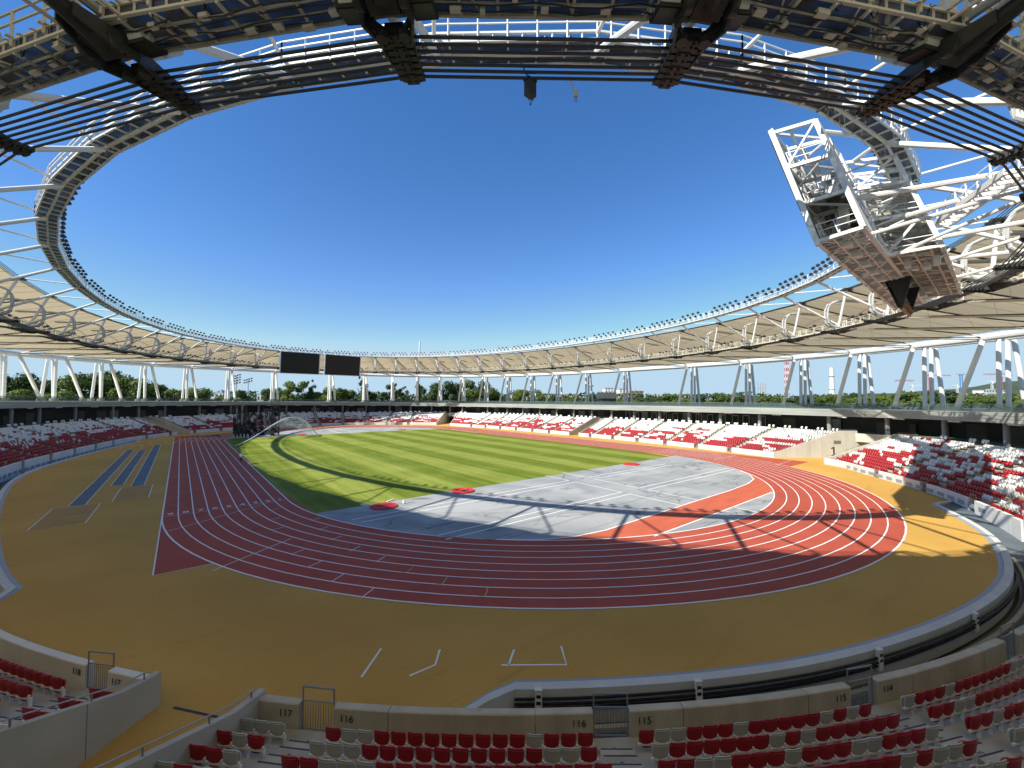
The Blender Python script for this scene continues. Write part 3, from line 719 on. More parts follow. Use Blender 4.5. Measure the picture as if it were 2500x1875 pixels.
protos = {}
for i in near_ids:
    x, y, z, an, k, c, bi, j, cnt, e0, e1, key = SEATS[i]
    cm = c
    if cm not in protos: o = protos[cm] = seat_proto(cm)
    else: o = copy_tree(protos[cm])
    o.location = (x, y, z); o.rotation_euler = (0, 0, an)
    r0, r1 = round(e0 % WL, 3), round(e1 % WL, 3); blk = {round(A118 % WL, 3): 117, round(A117 % WL, 3): 116, round(A116 % WL, 3): 115, round(A115 % WL, 3): 114}
    rowt = f"row {'ABCDEFGHIJKLMNO'[k]}" if k < 15 else 'the top row'
    if r1 in blk: b_ = blk[r1]; ref = f'block {b_}, {ORD(cnt-j)} from the gate marked {b_+1} and {b_}'
    elif r0 in blk: b_ = blk[r0]+1; ref = f'block {b_}, {ORD(j+1)} from the gate marked {b_} and {b_-1}'
    elif key == 'near': ref = f'{ORD(int(round(((A115-e1) % WL)/9.8))+1)} block past the 114 gate, {ORD(cnt-j)} from its first stairs'
    else: ref = f'shaded left stand, {ORD(j+1)} from the tunnel'
    o['label'] = f'{CN_[c]} seat in {rowt}, ' + ref
    o['group'] = 'seats of the nearest stand'
# mass of far seats
tv = []; tf = []
def tb(x0, y0, z0, x1, y1, z1):
    o = len(tv); tv.extend([(x0, y0, z0), (x1, y0, z0), (x1, y1, z0), (x0, y1, z0), (x0, y0, z1), (x1, y0, z1), (x1, y1, z1), (x0, y1, z1)])
    tf.extend([[o+a for a in f] for f in ((0, 3, 2, 1), (4, 5, 6, 7), (0, 1, 5, 4), (1, 2, 6, 5), (2, 3, 7, 6), (3, 0, 4, 7))])
tb(-.06, -.24, .40, 0, .24, .82); tb(.02, -.205, .24, .14, .205, .62)
tv = np.array(tv); tf = np.array(tf)
n = len(restids); Q = [SEATS[i] for i in restids]
ang = np.array([q[3] for q in Q]); ca, sa_ = np.cos(ang), np.sin(ang)
pos = np.array([[q[0], q[1], q[2]] for q in Q])
vx = tv[None, :, 0]*ca[:, None]-tv[None, :, 1]*sa_[:, None]+pos[:, 0:1]; vy = tv[None, :, 0]*sa_[:, None]+tv[None, :, 1]*ca[:, None]+pos[:, 1:2]; vz = tv[None, :, 2]+pos[:, 2:3]
verts = np.stack([vx, vy, vz], -1).reshape(-1, 3); faces = (tf[None]+(np.arange(n)*len(tv))[:, None, None]).reshape(-1, 4)
me = bpy.data.meshes.new('distant_seats'); me.vertices.add(len(verts)); me.vertices.foreach_set('co', verts.ravel())
me.loops.add(len(faces)*4); me.loops.foreach_set('vertex_index', faces.ravel().astype(np.int32)); me.polygons.add(len(faces))
me.polygons.foreach_set('loop_start', np.arange(len(faces), dtype=np.int32)*4); me.polygons.foreach_set('loop_total', np.full(len(faces), 4, np.int32))
for c in ('seat_red', 'seat_white', 'seat_grey_and_shaded'): me.materials.append(MATS[c])
mi = np.repeat([{'seat_red': 0, 'seat_white': 1, 'seat_grey_and_shaded': 2}[q[5]] for q in Q], len(tf)); me.polygons.foreach_set('material_index', mi.astype(np.int32)); me.update(); me.validate()
so = stuff(link('distant_seats', me)); so['label'] = 'thousands of red, white and grey seats filling the stands around the track'

# ------------------------------------------------------------------ tunnels through the stands
vlab = ['tunnel opening between pale concrete walls in the nearest stand, with an orange floor', 'tunnel cut through the shaded stand beside the hammer cage',
        'tunnel with a triangular concrete wall in the far bend stand', 'tunnel halfway along the sunlit straight stand', 'tunnel with a big black number 1 on its concrete wall']
for (v0, v1), lab in zip(V_W, vlab):
    t = thing('tunnel_entrance', lab, 'tunnel'); c = (v0+v1)/2; nn = wn(c)
    for q, s in ((1, v0), (-1, v1)):
        p = wp(s); m = MB(); tg = V3(-nn[1], nn[0], 0)
        sgn = 1 if (wp(c)-p) @ tg[:2] > 0 else -1; tg = tg*sgn
        dd = [-.02, .32]+[.32+1.0*i for i in range(1, 15)]+[16.6]
        prof = lambda i: [V3(p[0]+nn[0]*dd[i]+tg[0]*w, p[1]+nn[1]*dd[i]+tg[1]*w, z) for w, z in ((0.03, -.1), (.03, max(1.14, zs(dd[i])+1.0)), (-.22, max(1.14, zs(dd[i])+1.0)), (-.22, -.1))]
        m.sweep(prof, len(dd), False); build('side_wall', m, 'concrete_wall' if lab == vlab[0] else 'concrete_light', t)
        jt = MB()
        for d in np.arange(2.4, 16, 2.4): jt.box(V3(p[0]+nn[0]*d+tg[0]*.031, p[1]+nn[1]*d+tg[1]*.031, (zs(d)+1.0)/2), V3(nn[0], nn[1], 0)*.014, tg*.004, (0, 0, (zs(d)+.96)/2))
        build('wall_joints', jt, 'concrete_joint', t)
        h = MB(); hp = [V3(p[0]+nn[0]*d-tg[0]*.1, p[1]+nn[1]*d-tg[1]*.1, max(1.14, zs(d)+1.0)+.24) for d in dd[1:]]
        h.path(hp, .024, 6)
        for d in (.5, 2.2, 4.2, 6.2, 8.2, 10.2, 12.2):
            b_ = V3(p[0]+nn[0]*d-tg[0]*.1, p[1]+nn[1]*d-tg[1]*.1, max(1.14, zs(d)+1.0)); h.beam(b_-V3(0, 0, .02), b_+V3(0, 0, .24), .05, .05)
        build('handrail', h, 'grey_metal', t)
        if lab == vlab[4] and q == 1:
            d = 11.9; nx = V3(nn[0], nn[1], 0); tx = V3(p[0]+nn[0]*d+tg[0]*.035, p[1]+nn[1]*d+tg[1]*.035, 1.5); m = MB()
            m.box(tx, nx*.15, tg*.012, (0, 0, .80)); m.box(tx-V3(0, 0, .88), nx*.48, tg*.012, (0, 0, .10)); m.beam(tx+V3(0, 0, .72)-nx*.10, tx+V3(0, 0, .46)-nx*.52, .024, .22); build('number', m, 'text_dark', t)
            m = MB(); mp = V3(p[0]+nn[0]*12.6+tg[0]*.04, p[1]+nn[1]*12.6+tg[1]*.04, 3.3); m.box(mp, V3(nn[0], nn[1], 0)*.7, tg*.03, (0, 0, .32)); build('vent', m, 'grey_metal', t)
    a0, a1 = wp(v0, 16.4), wp(v1, 16.4); w2 = unit(a1-a0)
    m = MB(); c0 = (a0+a1)/2; hw = np.linalg.norm(a1-a0)/2-.02
    m.box((*c0, 4.3), (*w2*hw, 0), (nn[0]*.2, nn[1]*.2, 0), (0, 0, .85)); build('lintel', m, 'concrete_light', t)
    m = MB(); m.box((*(c0+nn*3.2), 3.75), (*w2*hw, 0), (nn[0]*3., nn[1]*3., 0), (0, 0, .3)); m.box((*(c0+nn*6.3), 1.75), (*w2*hw, 0), (nn[0]*.1, nn[1]*.1, 0), (0, 0, 1.75)); build('portal', m, 'dark_wall', t)
    f = [wp(v0, .0), wp(v1, .0), wp(v1, 23), wp(v0, 23)]; poly('tunnel_floor', f, .002, 'orange_field')
dr = MB(); strip(dr, [(-46.3, -32.9), (-43.9, -36.0)], .10, .012); struct(build('drain_channel', dr, 'black'))

# ------------------------------------------------------------------ upper deck around the bowl
DE = 14.62
dk = thing('upper_deck', 'grey concrete deck ring with ribbed edge above the seating', 'deck')
ss = np.arange(0, WL, 1.6); m = MB()
def dp(i):
    s = ss[i % len(ss)]; a = wp(s, DE); z = float(deck_z(a)); pr = [(DE, -1.5), (DE, -1.05), (DE+.05, -1.03), (DE+.05, -.98), (DE, -.96), (DE, -.55), (DE+.05, -.53), (DE+.05, -.48), (DE, -.46), (DE, 0), (DE+52, 0), (DE+52, -.9), (DE+.9, -.9), (DE+.9, -1.5)]
    return [V3(*wp(s, d), z+q) for d, q in pr]
m.sweep(dp, len(ss), True); build('slab', m, 'fascia', dk)
m = MB()
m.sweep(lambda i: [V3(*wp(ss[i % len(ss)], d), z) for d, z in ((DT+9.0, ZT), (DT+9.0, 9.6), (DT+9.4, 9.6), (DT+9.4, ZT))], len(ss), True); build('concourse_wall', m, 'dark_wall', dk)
pm = None; lm_ = None
for i, s in enumerate(srange(0, WL-5, 8.9)):
    p = wp(s, DT+2.2)
    if not in_view(V3(*p, 8), 30): continue
    z1 = float(deck_z(wp(s, DE)))-.9
    m = MB(); m.cyl(p, .38, ZT-.2, z1+.02, 12); build('pillar', m, 'concrete_grey', dk)
    q = wp(s+3, DE+.5); t = wn(s+3); z1 -= .6; m = MB(); m.box((*q, z1-.13), V3(-t[1], t[0], 0)*1.1, (*t*.16, 0), (0, 0, .10)); build('lamp_box', m, 'wall_white', dk)
for i, s in enumerate(srange(0, WL-4, 4.7)):
    if hash2(i, 12) < .35 or not in_view(V3(*wp(s, DT+8.9), 7), 20): continue
    t = wn(s); p = wp(s, DT+8.93); m = MB(); w_ = .8+1.1*hash2(i, 3); h_ = 1.1+.4*hash2(i, 4)
    m.box((*p, ZT+h_), V3(-t[1], t[0], 0)*w_, (*t*.05, 0), (0, 0, h_)); build('wall_panel', m, 'dark_panel' if i % 3 else 'concrete_grey', dk)
# shop fronts at the back of the concourse on the sunlit side
for y0 in np.arange(-8, 34, 3.4):
    s = s_of(54, y0); t = wn(s); tg = V3(-t[1], t[0], 0); p = wp(s, DT+8.9); m = MB()
    for q in ((-.85, .85) if int(y0*10) % 3 else (-.85, 0, .85)): m.box((p[0]+tg[0]*q, p[1]+tg[1]*q, ZT+1.3), tg*.06, (*t*.05, 0), (0, 0, 1.3))
    m.box((*p, ZT+2.6), tg*.91, (*t*.05, 0), (0, 0, .07)); build('door_frame', m, 'wall_white', dk)
gl = thing('glass_balustrade', 'long glass balustrade with thin posts along the deck edge', 'balustrade')
s0c = s_of(CAM[0], CAM[1])
def gz(s): return float(deck_z(wp(s, DE)))
for i, s in enumerate(srange(s0c+14, s0c+WL-14, 6.0)[:-1]):
    q = [wp(s, DE+1.7), wp(s+3, DE+1.7), wp(s+5.92, DE+1.7)]
    if not in_view(V3(*q[1], 11), 200): continue
    zz = [gz(s), gz(s+3), gz(s+5.9)]; m = MB(); vs = []
    for j in range(3): vs += [(*q[j], zz[j]+.06), (*q[j], zz[j]+1.2)]
    m.add(vs, [(0, 2, 3, 1), (2, 4, 5, 3)]); go = build('glass_panel' if i else 'glass_panel', m, 'balustrade_glass', gl)
    m = MB(); m.path([V3(*q[j], zz[j]+1.24) for j in range(3)], .03, 5)
    for j in (0, 1): m.tube((*q[j], zz[j]), (*q[j], zz[j]+1.24), .025, 5)
    build('rail', m, 'grey_metal', go)

# ------------------------------------------------------------------ roof
side_name = lambda x, y: 'beyond the sunlit straight' if x > 45 else ('beyond the shaded stand' if x < -45 and y < 110 else 'beyond the far bend')
roof = thing('stadium_roof', 'tan fabric roof ring with scalloped panels on a white ring beam', 'roof')
for k in range(NB):
    m = MB(); nu, nv = 12, 10
    for iv in range(nv+1):
        for iu in range(nu+1):
            u, v = iu/nu, iv/nv
            a = B(TP, TN, k, u, 0.4, TZ-.15); b = B(CP, CN, k, u, -3.0, CZ+.85); p = a*(1-v)+b*v
            p[2] += 1.55*math.sin(PI*u)*math.sin(PI*min(1, v*.92+.10)) - 1.1*math.sin(PI*v)
            m.v.append(tuple(p))
    for iv in range(nv):
        for iu in range(nu):
            o = iv*(nu+1)+iu; m.f.append((o, o+1, o+nu+2, o+nu+1)); m.m.append(0)
    mp = build('membrane_panel', m, 'membrane', roof, smooth=True)
    m = MB()     # seams and arch under the panel
    for q in (.25, .5, .75):
        pts = []
        for v in np.linspace(0, 1, 9):
            a = B(TP, TN, k, q, .4, TZ-.15); b = B(CP, CN, k, q, -3.0, CZ+.85); p = a*(1-v)+b*v; p[2] += 1.55*math.sin(PI*q)*math.sin(PI*min(1, v*.92+.10))-1.1*math.sin(PI*v)-.05; pts.append(p)
        m.path(pts, .035, 4)
    build('seam', m, 'steel_cream', mp)
    m = MB(); pts = []
    for u in np.linspace(0, 1, 9):
        v = .30; a = B(TP, TN, k, u, .4, TZ-.15); b = B(CP, CN, k, u, -3.0, CZ+.85); p = a*(1-v)+b*v; p[2] += 1.55*math.sin(PI*u)*math.sin(PI*(v*.92+.10))-1.1*math.sin(PI*v)-.08; pts.append(p)
    m.path(pts, .09, 5); build('arch', m, 'steel_cream', mp)
    m = MB(); pts = []                                 # ridge beam and lower radial
    for v in np.linspace(0, 1, 8):
        a = O(TP, TN, k, .4, TZ-.15); b = O(CP, CN, k, -3.0, CZ+.85); p = a*(1-v)+b*v; p[2] -= 1.1*math.sin(PI*v)+.1; pts.append(p)
    m.path(pts, .13, 6); build('ridge_beam', m, 'steel_dark', roof)
    m = MB(); a = O(LP, LN, k, 4., LZ+.55); b = O(CP, CN, k, 0, CZ-.3); tg = unit(np.cross(b-a, V3(0, 0, 1)))
    for q in (-.28, .28): m.tube(a+tg*q, b+tg*q*2, .075, 6)
    for v in (.2, .4, .6, .8):
        p = a*(1-v)+b*v; m.tube(p+tg*.32*(1+v), p-tg*.32*(1+v), .05, 5)
        r_ = pts[0]*(1-v)+pts[-1]*v; r_[2] -= 1.1*math.sin(PI*v); m.tube(p, r_, .03, 4)
    build('radial_truss', m, 'steel_cream', roof)
    m = MB(); a = O(LP, LN, k, 2.7, LZ+.6); b = O(TP, TN, k, .1, TZ+.1); m.tube(a, b, .21, 10); m.tube(a-V3(0, 0, .3), a+V3(0, 0, .25), .32, 10); build('mast', m, 'steel_white', roof); m = MB(); m.beam(O(CP, CN, k, -3.2, CZ+.7), O(CP, CN, k, 0, CZ+.2), .25, .35); m.beam(O(CP, CN, k, 0, CZ+.2), O(CP, CN, k, 5.2, CZ+.1), .3, .4); m.tube(B(CP, CN, k, 0, -3.0, CZ+.8), B(CP, CN, k, 1, -3.0, CZ+.8), .12, 6); build('edge_beam', m, 'steel_white', roof)
m = MB(); m.sweep(lambda i: [O(CP, CN, i, .75*math.cos(a), CZ+.75*math.sin(a)) for a in np.linspace(0, 2*PI, 10, endpoint=False)], NB, True); build('ring_beam', m, 'steel_white', roof)
m = MB(); m.sweep(lambda i: [O(CP, CN, i, 5.2+.6*math.cos(a), CZ+.1+.6*math.sin(a)) for a in np.linspace(0, 2*PI, 8, endpoint=False)], NB, True); build('ring_beam', m, 'steel_white', roof)
for q in range(4):
    m = MB(); m.path([O(TP, TN, k, -.45+.3*q, TZ) for k in range(NB)], .05, 5, closed=True); build('upper_cable', m, 'cable', roof)
for k in range(NB):
    p = O(TP, TN, k, 0, TZ)
    if in_view(p, 50):
        m = MB(); t_ = V3(-TN[k, 1], TN[k, 0], 0); m.box(p, t_*.7, V3(*TN[k], 0)*.7, (0, 0, .14)); build('cable_clamp', m, 'steel_dark', roof)
nodes_seen = [k for k in range(NB) if in_view(O(CP, CN, k, 0, 20), 120)]
nodes_seen.sort(key=lambda k: project(O(CP, CN, k, 0, 20))[0])
SCR_PX = 780
cnt = {}
cl_order = sorted(nodes_seen, key=lambda k: abs(project(O(CP, CN, k, 0, 20))[0]-SCR_PX))
for k in cl_order:
    px = project(O(CP, CN, k, 0, 20))[0]; sd = 'right' if px > SCR_PX else 'left'; cnt[sd] = cnt.get(sd, 0)+1
    g = thing('column_cluster', f'{ORD(cnt[sd])} cluster of slanted white columns to the {sd} of the twin screens', 'columns', O(CP, CN, k, 4, float(deck_z(O(CP, CN, k, 0, 0)))), 0, 'white column clusters carrying the roof')
    g0 = V3(*g.location); t_ = V3(-CN[k, 1], CN[k, 0], 0)
    zf = float(deck_z(O(CP, CN, k, 0, 0)))
    for hd, ft, lat in ((0, -7.0, 0), (3.6, 3.3, .3), (5.2, 4.6, -.3), (6.9, 9.0, 0)):
        m = MB(); a = O(CP, CN, k, ft, zf)+t_*lat; b = O(CP, CN, k, hd, CZ-.2)+t_*lat*.6
        m.tube(a-g0, b-g0, .45 if lat == 0 else .42, 14); build('column', m, 'steel_white', g, smooth=False)
        m = MB(); c = a-g0; m.cyl(c, 1.0, c[2]-.02, c[2]+.75, 10); build('pedestal', m, 'concrete_pale', g)

# lower cable ring with clamps
lr = thing('lower_cable_ring', 'ring of seven parallel black cables held by dark steel clamps', 'cable ring')
for q in range(7):
    m = MB(); m.path([O(LP, LN, k, .03+.29*q, LZ) for k in range(NB)], .06, 6, closed=True); build('ring_cable', m, 'cable', lr)
def clamp_meshes():
    out = []
    m = MB(); m.abox(-.33, -.28, -.02, .33, 2.0, .30); m.abox(-.45, -.32, .04, .45, -.10, .24)
    for q in range(7): y = .03+.29*q; m.abox(-.50, y-.10, -.10, .50, y+.10, .11)
    for sx in (-1, 1): m.add([(sx*.50, .6, -.10), (sx*.50, .6, .26), (sx*.62, 2.2, -.22), (sx*.62, 2.2, .40), (sx*.55, .6, -.10), (sx*.55, .6, .26), (sx*.67, 2.2, -.22), (sx*.67, 2.2, .40)], [(0, 2, 3, 1), (4, 5, 7, 6), (0, 1, 5, 4), (2, 6, 7, 3), (0, 4, 6, 2), (1, 3, 7, 5)])
    out.append(('clamp_body', m, 'steel_dark'))
    m = MB()
    for y0, y1 in ((-.25, .22), (.32, .80), (.92, 1.42), (1.52, 1.92)):
        m.abox(-.24, y0, -.13, .24, y1, -.05)
        for x in (-.14, .14):
            for y in (y0+.12, y1-.12): m.cyl((x, y), .055, -.18, -.12, 8)
    out.append(('bolt_plate', m, 'steel_dark'))
    m = MB()
    for sx in (-1, 1):
        m.add([(sx*.45, 1.5, -.20), (sx*.45, 1.5, .30), (sx*.80, 2.5, -.30), (sx*.80, 2.5, .42), (sx*.62, 3.3, -.22), (sx*.62, 3.3, .40), (sx*.34, 4.2, .05), (sx*.34, 4.2, .48),
               (sx*.53, 1.5, -.20), (sx*.53, 1.5, .30), (sx*.90, 2.5, -.30), (sx*.90, 2.5, .42), (sx*.72, 3.3, -.22), (sx*.72, 3.3, .40), (sx*.42, 4.2, .05), (sx*.42, 4.2, .48)],
              [(0, 2, 3, 1), (2, 4, 5, 3), (4, 6, 7, 5), (8, 9, 11, 10), (10, 11, 13, 12), (12, 13, 15, 14), (0, 8, 10, 2), (2, 10, 12, 4), (4, 12, 14, 6), (1, 3, 11, 9), (3, 5, 13, 11), (5, 7, 15, 13), (0, 1, 9, 8), (6, 14, 15, 7)])
        m.beam((sx*.78, 2.4, .05), (0, 1.6, .0), .10, .26); m.beam((sx*.70, 3.2, .1), (0, 4.0, .25), .11, .3)
        m.tube((sx*.62, 3.1, .05), (sx*.84, 3.1, .05), .34, 14); m.tube((sx*.40, 2.0, -.32), (sx*.40, 2.0, -.1), .20, 12)
    out.append(('fork', m, 'steel_dark'))
    m = MB(); m.tube((0, 3.0, .12), (0, 4.6, .42), .36, 12, r2=.28); m.tube((0, 4.6, .42), (0, 6.2, .72), .26, 12, r2=.12); m.box((0, 3.1, .08), (.5, 0, 0), (0, .45, .07), (0, -.03, .16)); out.append(('socket', m, 'steel_dark'))
    return [(n, m.mesh(n, mm)) for n, m, mm in out]
cm = clamp_meshes()
def ring_cl(k):
    a = math.atan2(LN[k, 1], LN[k, 0])-PI/2; return a
for k in range(NB):
    b0 = link(cm[0][0], cm[0][1], lr, O(LP, LN, k, 0, LZ), ring_cl(k))
    for n_, me_ in cm[1:]: link(n_, me_, b0)
    m = MB(); m.tube(O(LP, LN, k, 6.0, LZ+.68), O(CP, CN, k, -.3, CZ+.1), .10, 8); build('radial_cable', m, 'cable', lr)

# maintenance catwalk on the lower ring
cw = thing('maintenance_catwalk', 'cream steel catwalk with railings behind the ring of black cables', 'catwalk')
DI, DO, FZ = 2.05, 3.45, LZ+.60
hoop_pts = [(9.2, 5.6), (3.6, 5.9), (1.9, 5.7), (.75, 5.1), (.25, 4.1), (.15, 2.4), (.35, 1.4), (.9, .75), (1.9, .45), (4.2, .4)]
for k in range(NB):
    PB = lambda u, d, z: B(LP, LN, k, u, d, z)
    Lb = np.linalg.norm(PB(1, DO, 0)-PB(0, DO, 0)); nv = max(6, round(Lb/.72)); seen = in_view(PB(.5, DO, FZ), 500)
    m = MB(); e0, e1 = .045, .955
    for z, w in ((FZ-.02, .11), (FZ+.40, .10)): m.beam(PB(e0, DO, z), PB(e1, DO, z), w, .09)
    m.beam(PB(0, DI, FZ-.04), PB(1, DI, FZ-.04), .10, .16)
    for i in range(nv+1):
        u = e0+(e1-e0)*i/nv; m.beam(PB(u, DO, FZ-.02), PB(u, DO, FZ+.40), .07, .07)
        if i % 2 == 0: m.beam(PB(u, DI, FZ-.10), PB(u, DO, FZ-.10), .09, .11)
    build('frame', m, 'steel_cream', cw)
    m = MB(); m.add([PB(0, DI, FZ), PB(1, DI, FZ), PB(1, DO, FZ), PB(0, DO, FZ)], [(0, 1, 2, 3)]); m.add([PB(e0, DO-.02, FZ), PB(e1, DO-.02, FZ), PB(e1, DO-.02, FZ+.38), PB(e0, DO-.02, FZ+.38)], [(0, 1, 2, 3)]); build('grating', m, 'grating', cw)
    m = MB()
    for i in range(0, nv+1, 3):
        u = e0+(e1-e0)*i/nv; m.beam(PB(u, DO+.08, FZ+.1), PB(u, DO+.08, FZ+1.45), .09, .09); m.beam(PB(u, DO+.02, FZ+.42), PB(u, DO+.25, FZ+.42), .16, .05)
    for z in (FZ+1.0, FZ+1.45): m.beam(PB(e0, DO+.08, z), PB(e1, DO+.08, z), .06, .06)
    for i in range(0, nv+1, 3):
        u = e0+(e1-e0)*i/nv; m.beam(PB(u, DI-.02, FZ), PB(u, DI-.02, FZ+1.1), .05, .05)
    m.beam(PB(0, DI-.02, FZ+1.1), PB(1, DI-.02, FZ+1.1), .05, .05)
    build('handrail', m, 'steel_cream', cw)
    m = MB()
    for d, z in ((2.35, -.03), (2.6, -.05), (2.9, -.04), (3.15, -.06)):
        ph = hash2(k, d)*6; m.path([PB(u, d+.06*math.sin(ph+u*17), FZ-.16+z+.05*math.sin(ph*2+u*23)) for u in np.linspace(0, 1, 16)], .035, 4)
    for q in range(4):
        u = .12+.2*q+.12*hash2(k, q); m.path([PB(u+.02*math.sin(w*2.), DO+.05-.3*w, FZ+.5-.75*math.sin(PI*w)) for w in np.linspace(0, 1, 9)], .02, 4)
    build('wiring', m, 'cable', cw)
    if np.linalg.norm(PB(.5, DO, FZ)-CAM) < 60:
        m = MB()
        for d in (2.5, 2.95): m.beam(PB(0, d, FZ-.07), PB(1, d, FZ-.07), .05, .09)
        for q in range(9):
            u = .08+.1*q+.03*hash2(k, q); d = 2.2+1.1*hash2(k, q+20); p = PB(u, d, FZ-.2); t_ = unit(PB(1, d, 0)-PB(0, d, 0)); n_ = V3(-t_[1], t_[0], 0)
            m.box(p, t_*(.08+.16*hash2(k, q+3)), n_*.10, (0, 0, .05+.06*hash2(k, q+5)))
            if q % 3 == 0: m.beam(PB(u, DI, FZ-.1), PB(u+.07, DO, FZ-.1), .05, .06)
        for q in range(14): u = .06+.065*q; m.beam(PB(u, DO+.06, FZ+.40), PB(u, DO+.20, FZ+.34), .10, .03)
        build('stringers', m, 'steel_cream', cw)
    m = MB()
    for q in (-.35, .35):
        tg = unit(O(LP, LN, k+1, 0, 0)-O(LP, LN, k-1, 0, 0)); m.path([O(LP, LN, k, d+.4, LZ+.5+z*.92)+tg*q for d, z in hoop_pts], .17, 7)
    for i in (1, 3, 5, 7):
        d, z = hoop_pts[i]; m.tube(O(LP, LN, k, d+.4, LZ+.5+z*.92)-tg*.35, O(LP, LN, k, d+.4, LZ+.5+z*.92)+tg*.35, .04, 5)
    build('hoop', m, 'steel_hoop', cw)
    m = MB()                                           # balcony frame round the mast
    c = [O(LP, LN, k, d, FZ)+tg*q for d, q in ((DO-.2, -1.25), (DO-.2, 1.25), (DO+1.15, 1.25), (DO+1.15, -1.25))]
    for i in range(4):
        for z in (-.02, .42, 1.35): m.beam(c[i]+V3(0, 0, z), c[(i+1) % 4]+V3(0, 0, z), .10, .10)
        m.beam(c[i]-V3(0, 0, .05), c[i]+V3(0, 0, 1.4), .10, .10)
    build('balcony', m, 'steel_cream', cw)

# loudspeakers hung under the near bays, beside each clamp
m = MB(); m.box((0, .08, -.30), (.40, 0, 0), (0, .42, -.10), (0, .014, .06)); sp_b = m.mesh('cabinet', 'speaker')
m = MB(); m.box((0, .062, -.375), (.36, 0, 0), (0, .38, -.09), (0, .002, .012)); sp_g = m.mesh('grille', 'black')
m = MB(); m.tube((-.30, .30, -.12), (.30, .30, -.12), .26, 14); m.beam((-.33, .3, .15), (-.33, .3, -.3), .06, .08); m.beam((.33, .3, .15), (.33, .3, -.3), .06, .08); sp_m = m.mesh('bracket', 'steel_cream')
lk = [k for k in range(NB) if in_view(O(LP, LN, k, 0, LZ), 250) and np.linalg.norm(O(LP, LN, k, 0, LZ)-CAM) < 42]
lk.sort(key=lambda k: project(O(LP, LN, k, 0, LZ))[0])
for i, k in enumerate(lk):
    for u, kk, sd in ((.885, k-1, 0), (.115, k, 0)):
        p = B(LP, LN, kk, u, DI+.45, FZ-.10); pc = project(O(LP, LN, k, 0, LZ))
        if not in_view(p, 40): continue
        q = project(p); where = 'left' if q[0] < pc[0] else 'right'
        o = thing('loudspeaker', f'boxy dark loudspeaker under the catwalk, {where} of the {ORD(i+1)} dark clamp from the left edge', 'loudspeaker', p, ring_cl(k), 'loudspeakers under the near catwalk')
        link('cabinet', sp_b, o); link('grille', sp_g, o); link('bracket', sp_m, o)

# light ring
lg = thing('light_ring', 'white steel walkway ring carrying rows of floodlights over the field', 'light ring')
for k in range(NB):
    PB = lambda u, d, z: B(UP, UN, k, u, d, z)
    Lb = np.linalg.norm(PB(1, 0, 0)-PB(0, 0, 0)); nv = max(8, round(Lb/.8)); m = MB()
    for d, z in ((1.4, -.05), (1.4, .42), (-.2, -.05)): m.beam(PB(0, d, UZ+z), PB(1, d, UZ+z), .13, .12)
    m.beam(PB(0, .6, UZ-.12), PB(1, .6, UZ-.12), .16, .2)
    for i in range(nv+1):
        u = i/nv; m.beam(PB(u, 1.4, UZ-.05), PB(u, 1.4, UZ+.42), .08, .08)
        if i % 2 == 0: m.beam(PB(u, -.25, UZ-.13), PB(u, 1.45, UZ-.13), .09, .12)
    build('frame', m, 'steel_white', lg)
    m = MB(); m.add([PB(0, -.2, UZ), PB(1, -.2, UZ), PB(1, 1.4, UZ), PB(0, 1.4, UZ)], [(0, 1, 2, 3)]); build('grating', m, 'grating', lg)
    m = MB()
    for i in range(0, nv+1, 2):
        u = i/nv; m.beam(PB(u, 1.48, UZ), PB(u, 1.48, UZ+1.3), .08, .08); m.beam(PB(u, -.28, UZ), PB(u, -.28, UZ+1.25), .07, .07)
    for d, z in ((1.48, .9), (1.48, 1.3), (-.28, .75), (-.28, 1.25)): m.beam(PB(0, d, UZ+z), PB(1, d, UZ+z), .07, .07)
    build('handrail', m, 'steel_white', lg)
    m = MB(); m.tube(O(UP, UN, k, .6, UZ-.2), O(LP, LN, k, 3.0, LZ+1.2), .20, 10); build('strut', m, 'steel_white', lg)
    m = MB(); m.tube(O(UP, UN, k, 1.4, UZ+.3), O(TP, TN, k, -.2, TZ+.1), .11, 8); build('tie', m, 'steel_white', lg)
m = MB(); m.box((0, -.1, .12), (.26, 0, 0), (0, .20, -.12), (0, .10, .17), 0); m.beam((0, .1, -.02), (0, .45, -.25), .08, .06, 1); m.beam((0, .42, -.75), (0, .42, -.05), .07, .07, 1); m.v = [(x*.85, y*.85, z*.85) for x, y, z in m.v]; fl_m = m.mesh('floodlight', ['steel_dark', 'steel_white'])
FL = []                                                # position, facing, where
for k in range(NB):
    for j in range(11):
        if hash2(k, j+9) < .07: continue
        u = .06+.082*j; FL.append((B(UP, UN, k, u, -.50, UZ+(1.65 if j % 2 else .85)), math.atan2(UN[k, 1], UN[k, 0])-PI/2, k, 'light ring'))
    for j in range(7):
        if hash2(k, j+31) < .25: continue
        p = B(LP, LN, k, .2+.09*j, DO-.3, LZ+1.9+.3*(j % 2))
        if np.linalg.norm(p-CAM) > 45: FL.append((p, math.atan2(LN[k, 1], LN[k, 0])-PI/2, k, 'lower catwalk'))
FL = [f for f in FL if in_view(f[0], 20)]
FL.sort(key=lambda f: np.linalg.norm(f[0]-CAM))
kg = min(range(NB), key=lambda k: np.hypot(UP[k, 0]+11, UP[k, 1]+46))
n_in = {}
for p, a, k, ring in FL[:300]:
    n_in[k, ring] = n_in.get((k, ring), 0)+1; b_ = (k-kg) % NB
    o = link('floodlight', fl_m, None, p, a)
    ref = f'bay {b_} of the {ring} clockwise from the white gantry' if b_ <= 34 else f'bay {NB-b_} of the {ring} anticlockwise from the white gantry'
    tag(o, f'floodlight, {ORD(n_in[k, ring])} nearest in {ref}', 'floodlight', 'floodlights along the roof rings')
